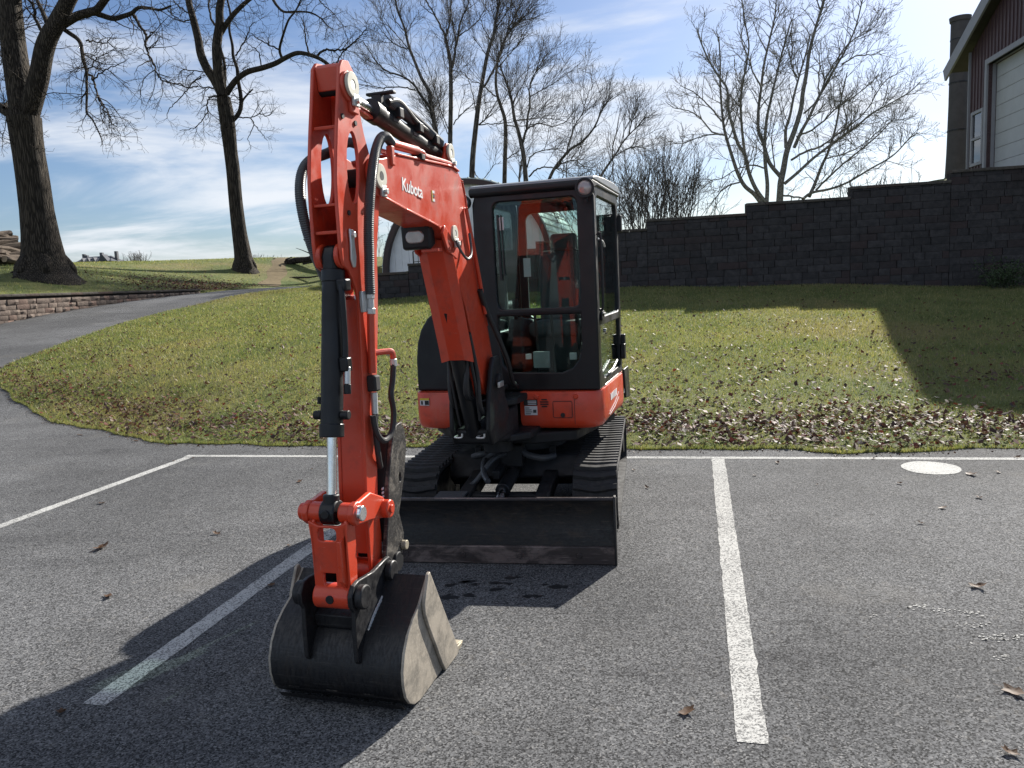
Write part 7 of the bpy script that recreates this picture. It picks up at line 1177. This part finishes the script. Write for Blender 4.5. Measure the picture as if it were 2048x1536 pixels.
MB().tube([(1.98, .088, 1.20), (1.985, .088, 1.1), (1.97, .085, 1.0), (1.93, .07, .95)], .013, 10).build('valve_hose', M['hose'], pr_)
el = boomp(MB().tube([(1.92, .07, 1.462), (1.86, .10, 1.462), (1.828, .118, 1.455), (1.822, .12, 1.41)], .014, 10, 5), 'elbow_pipe', 'orange', 0)
MB().tube([(1.822, .12, 1.41), (1.85, .122, 1.33), (1.872, .12, 1.27), (1.855, .118, 1.18), (1.885, .115, 1.10), (1.95, .108, 1.075), (2.0, .10, 1.12), (2.01, .094, 1.2)], .0135, 10).build('thumb_hose', M['hose'], el); MB().cyl((1.824, .12, 1.425), (1.824, .12, 1.39), .017, n=6).build('hose_nut', M['zinc'], el, .002)
# ---- bucket cylinder
cyl = boomp(MB().cyl((2.088, 0, 1.80), (2.207, 0, 1.15), .046, n=28), 'bucket_cylinder', 'black', .006)
MB().prism([(2.06, 1.93), (2.10, 1.93), (2.125, 1.885), (2.12, 1.80), (2.065, 1.80), (2.05, 1.88)], 'y', -.03, .03).build('cylinder_eye', M['black'], cyl, .012)
MB().cyl((2.198, 0, 1.20), (2.208, 0, 1.145), .051, n=28).build('gland', M['black'], cyl, .004); MB().cyl((2.084, 0, 1.83), (2.092, 0, 1.775), .049, n=28).build('end_cap', M['black'], cyl, .006)
MB().cyl((2.207, 0, 1.15), (2.25, 0, .90), .0205, n=22).build('rod', M['chrome'], cyl)
MB().cyl((2.25, 0, .915), (2.258, 0, .85), .034, n=20).build('rod_neck', M['black'], cyl, .006); ce = MB().cyl((2.258, -.034, .84), (2.258, .034, .84), .052, n=26).build('rod_eye', M['black'], cyl, .006)
MB().cyl((2.306, 0, .845), (2.316, 0, .846), .018, n=16).build('grease_cap', M['black'], ce, .002)
MB().tube([(2.13, .055, 1.765), (2.145, .066, 1.70), (2.15, .066, 1.55), (2.16, .064, 1.44)], .0125, 10).build('cylinder_line', M['black'], cyl)
MB().box((2.115, .06, 1.765), (.05, .045, .05)).build('port_block', M['black'], cyl, .008); MB().box((2.155, .062, 1.44), (.045, .04, .06)).build('port_block', M['black'], cyl, .008)
MB().cyl((2.16, .072, 1.43), (2.172, .072, 1.36), .013, n=12).build('line_fitting', M['zinc'], cyl, .002); MB().cyl((2.172, .072, 1.36), (2.178, .072, 1.32), .016, n=8).build('line_nut', M['black'], cyl, .002)
for y in (-.062, .062): MB().cyl((2.192, y - .018, 1.235), (2.192, y + .018, 1.235), .019, n=14).build('port_boss', M['black'], cyl, .003)
MB().tube([(2.185, -.06, 1.28), (2.18, -.058, 1.31)], .008, 8, 2).build('bleed_screw', M['black'], cyl)
# ---- linkage
lk = bktp(MB().cyl((2.258, -.128, .84), (2.258, -.036, .84), .042, n=26), 'link_tube', 'orange', .006)
MB().cyl((2.258, .036, .84), (2.258, .105, .84), .042, n=26).build('link_tube_end', M['orange'], lk, .006); MB().cyl((2.258, .103, .84), (2.258, .135, .84), .032, n=26).build('link_pin', M['chrome'], lk, .004)
MB().cyl((2.258, -.15, .84), (2.258, -.12, .84), .036, n=24).build('link_pin', M['orange'], lk, .004)
hl = bktp(MB().plate([(-.09, .82), (-.045, .80), (.045, .80), (.09, .82), (.08, .70), (.075, .54), (.075, .49), (-.075, .49), (-.075, .54), (-.08, .70)], [rrect(-.05, .035, .735, .79, .018), [(-.045, .60), (.02, .60), (.02, .545), (-.01, .535), (-.035, .55)]], 'x', 2.300, 2.318), 'bucket_link', 'orange', .004)
for y in (-.082, .066): MB().prism([(2.235, .83), (2.30, .82), (2.318, .80), (2.318, .52), (2.265, .47), (2.245, .62)], 'y', y, y + .016).build('link_side', M['orange'], hl, .004)
MB().prism([(2.316, .755), (2.345, .745), (2.352, .58), (2.31, .53)], 'y', .050, .068).build('link_rib', M['orange'], hl, .003)
bo = bktp(MB().cyl((2.297, -.082, .498), (2.297, .082, .498), .052, n=28), 'link_boss', 'orange', .006)
MB().cyl((2.345, 0, .50), (2.353, 0, .50), .018, n=16).build('grease_cap', M['cast'], bo, .002)
for y in (-.125, .085):
    MB().plate([(2.262 + .05 * math.cos(R(a)), .84 + .05 * math.sin(R(a))) for a in (-70, -30, 10, 50, 90, 120)] + [(2.14, .895), (2.03, .845)] + [(2.027 + .042 * math.cos(R(a)), .79 + .042 * math.sin(R(a))) for a in (110, 150, 190, 230, 270)] + [(2.15, .775)], [], 'y', y, y + .028).build('idler_link', M['orange'], lk, .008, 3)
MB().cyl((2.027, -.145, .79), (2.027, .145, .79), .040, n=24).build('idler_boss', M['orange'], lk, .006); MB().cyl((2.027, .143, .79), (2.027, .153, .79), .018, n=14).build('grease_cap', M['orange'], lk, .002)
# ---- bucket
shell_o = [(2.02, .492), (2.125, .405), (2.20, .368), (2.26, .328), (2.305, .27), (2.33, .205), (2.332, .145), (2.318, .088), (2.288, .046), (2.245, .018), (2.185, .005), (1.98, .008), (1.80, .014)]
shell_i = [(1.80, .032), (1.98, .026), (2.18, .023), (2.235, .035), (2.274, .06), (2.302, .098), (2.315, .148), (2.314, .195), (2.288, .26), (2.248, .313), (2.19, .352), (2.115, .39), (2.012, .476)]
bk = bkt2(MB().prism(shell_o + shell_i, 'y', -.302, .302), 'bucket', 'bucket', 0, 2, 30)
side = shell_o + [(1.80, .03), (2.005, .485)]
for sg in (-1, 1):
    a_, b_ = (.302, .314) if sg > 0 else (-.314, -.302)
    MB().prism(side, 'y', a_, b_).build('side_plate', M['bucket_side'], bk, .003)
    a_, b_ = (.3145, .330) if sg > 0 else (-.330, -.3145)
    MB().prism([(2.052, .508), (2.03, .515), (1.752, .018), (1.775, .004), (1.93, .004), (1.965, .06), (2.02, .17), (2.075, .275), (2.108, .35), (2.112, .40), (2.09, .44)], 'y', a_, b_).build('side_cutter', M['bucket_side'], bk, .004)
MB().prism([(1.70, .012), (1.82, .006), (1.86, .02), (1.82, .042), (1.70, .03)], 'y', -.325, .325).build('cutting_lip', M['tooth'], bk, .003)
for y in (-.285, -.1, .1, .285):
    MB().add([(1.80, y - .04, .002), (1.80, y + .04, .002), (1.80, y + .04, .062), (1.80, y - .04, .062), (1.665, y - .032, .010), (1.665, y + .032, .010), (1.665, y + .032, .022), (1.665, y - .032, .022)], [(0, 3, 2, 1), (4, 5, 6, 7), (0, 1, 5, 4), (1, 2, 6, 5), (2, 3, 7, 6), (3, 0, 4, 7)]).build('tooth', M['tooth'], bk, .004)
ear = [(1.96, .50)] + [(2.02 + .06 * math.cos(R(a)), .505 + .06 * math.sin(R(a))) for a in (150, 110, 70)] + [(2.15, .55)] + [(2.297 + .065 * math.cos(R(a)), .50 + .065 * math.sin(R(a))) for a in (100, 60, 20, -20, -50)] + [(2.345, .36), (2.345, .24), (2.33, .22), (2.27, .325), (2.19, .36), (2.12, .40), (2.0, .46)]
for y in (-.125, .105):
    e_ = MB().prism(ear, 'y', y, y + .02).build('ear_plate', M['bucket'], bk, .004)
    yo = y - .022 if y < 0 else y + .02
    MB().cyl((2.297, yo - .012 if y < 0 else yo, .50), (2.297, yo + .02 if y < 0 else yo + .034, .50), .05, n=26).build('pin_boss', M['bucket'], e_, .006)
    MB().cyl((2.02, yo - .005 if y < 0 else yo, .505), (2.02, yo + .02 if y < 0 else yo + .03, .505), .045, n=24).build('pin_boss', M['bucket'], e_, .006)
    yw = y + (.024 if y > 0 else -.004)
    MB().tube([(2.02, yw, .462), (2.10, yw, .418), (2.19, yw, .374), (2.25, yw, .330)], lambda i, t: .006 + .002 * (i % 2), 7, 10).build('weld_bead', M['zinc'], e_)
MB().prism([(2.10, .44), (2.28, .40), (2.27, .34), (2.18, .375)], 'y', -.105, .105).build('ear_brace', M['bucket'], bk, .006)
MB().cyl((2.02, -.10, .505), (2.02, .10, .505), .05, n=24).build('arm_end_boss', M['orange'], arm, .004)
for y in (-.20, -.02, .15):
    MB().box((2.3275, y, .09), (.004, .05, .004)).build('scrape', M['rust'], bk, 0, sharp=0)
for z0_, z1_ in ((.02, .05), (.085, .095)): MB().prism([(2.29 + (z0_ - .03) * .6, z0_), (2.297 + (z0_ - .03) * .6, z0_ - .002), (2.302 + (z1_ - .03) * .6, z1_)], 'y', -.29, .29).build('seam', M['bucket'], bk, 0)
# ---- thumb folded up behind the arm
thp = [(1.985, .44), (2.00, .55), (1.955, .70), (1.925, .86), (1.875, 1.0), (1.835, 1.085), (1.80, 1.115), (1.755, 1.12), (1.715, 1.08), (1.705, 1.0), (1.755, .86), (1.835, .71), (1.80, .60), (1.84, .50), (1.90, .44)]
th = boomp(MB().plate(thp, [ellipse(1.80, .87, .012, .022, 10)], 'y', .078, .10), 'thumb', 'rust', .004)
MB().plate(thp, [], 'y', -.10, -.078).build('thumb_plate', M['rust'], th, .004)
MB().prism([(1.93, .60), (1.955, .62), (1.925, .86), (1.875, 1.0), (1.835, 1.08), (1.82, 1.06), (1.865, .95), (1.905, .83)], 'y', -.077, .077).build('face_plate', M['cast'], th, .004)
MB().cyl((1.90, -.115, .50), (1.90, .115, .50), .045, n=22).build('thumb_pivot', M['cast'], th, .004); MB().cyl((1.83, .10, .555), (1.83, .125, .555), .022, n=14).build('pivot_pin', M['tooth'], th, .003)
tc = boomp(MB().cyl((1.845, 0, 1.55), (1.875, 0, 1.02), .036, n=20), 'thumb_cylinder', 'black', .005)
MB().cyl((1.875, 0, 1.02), (1.87, 0, .70), .019, n=16).build('rod', M['chrome'], tc)
for k in range(4): MB().box((1.945 - k * .001, .0788, .80 + k * .018), (.02, .002, .01)).build('thumb_label', M['label'], th, 0, sharp=0)
bpy.data.objects.remove(dl)
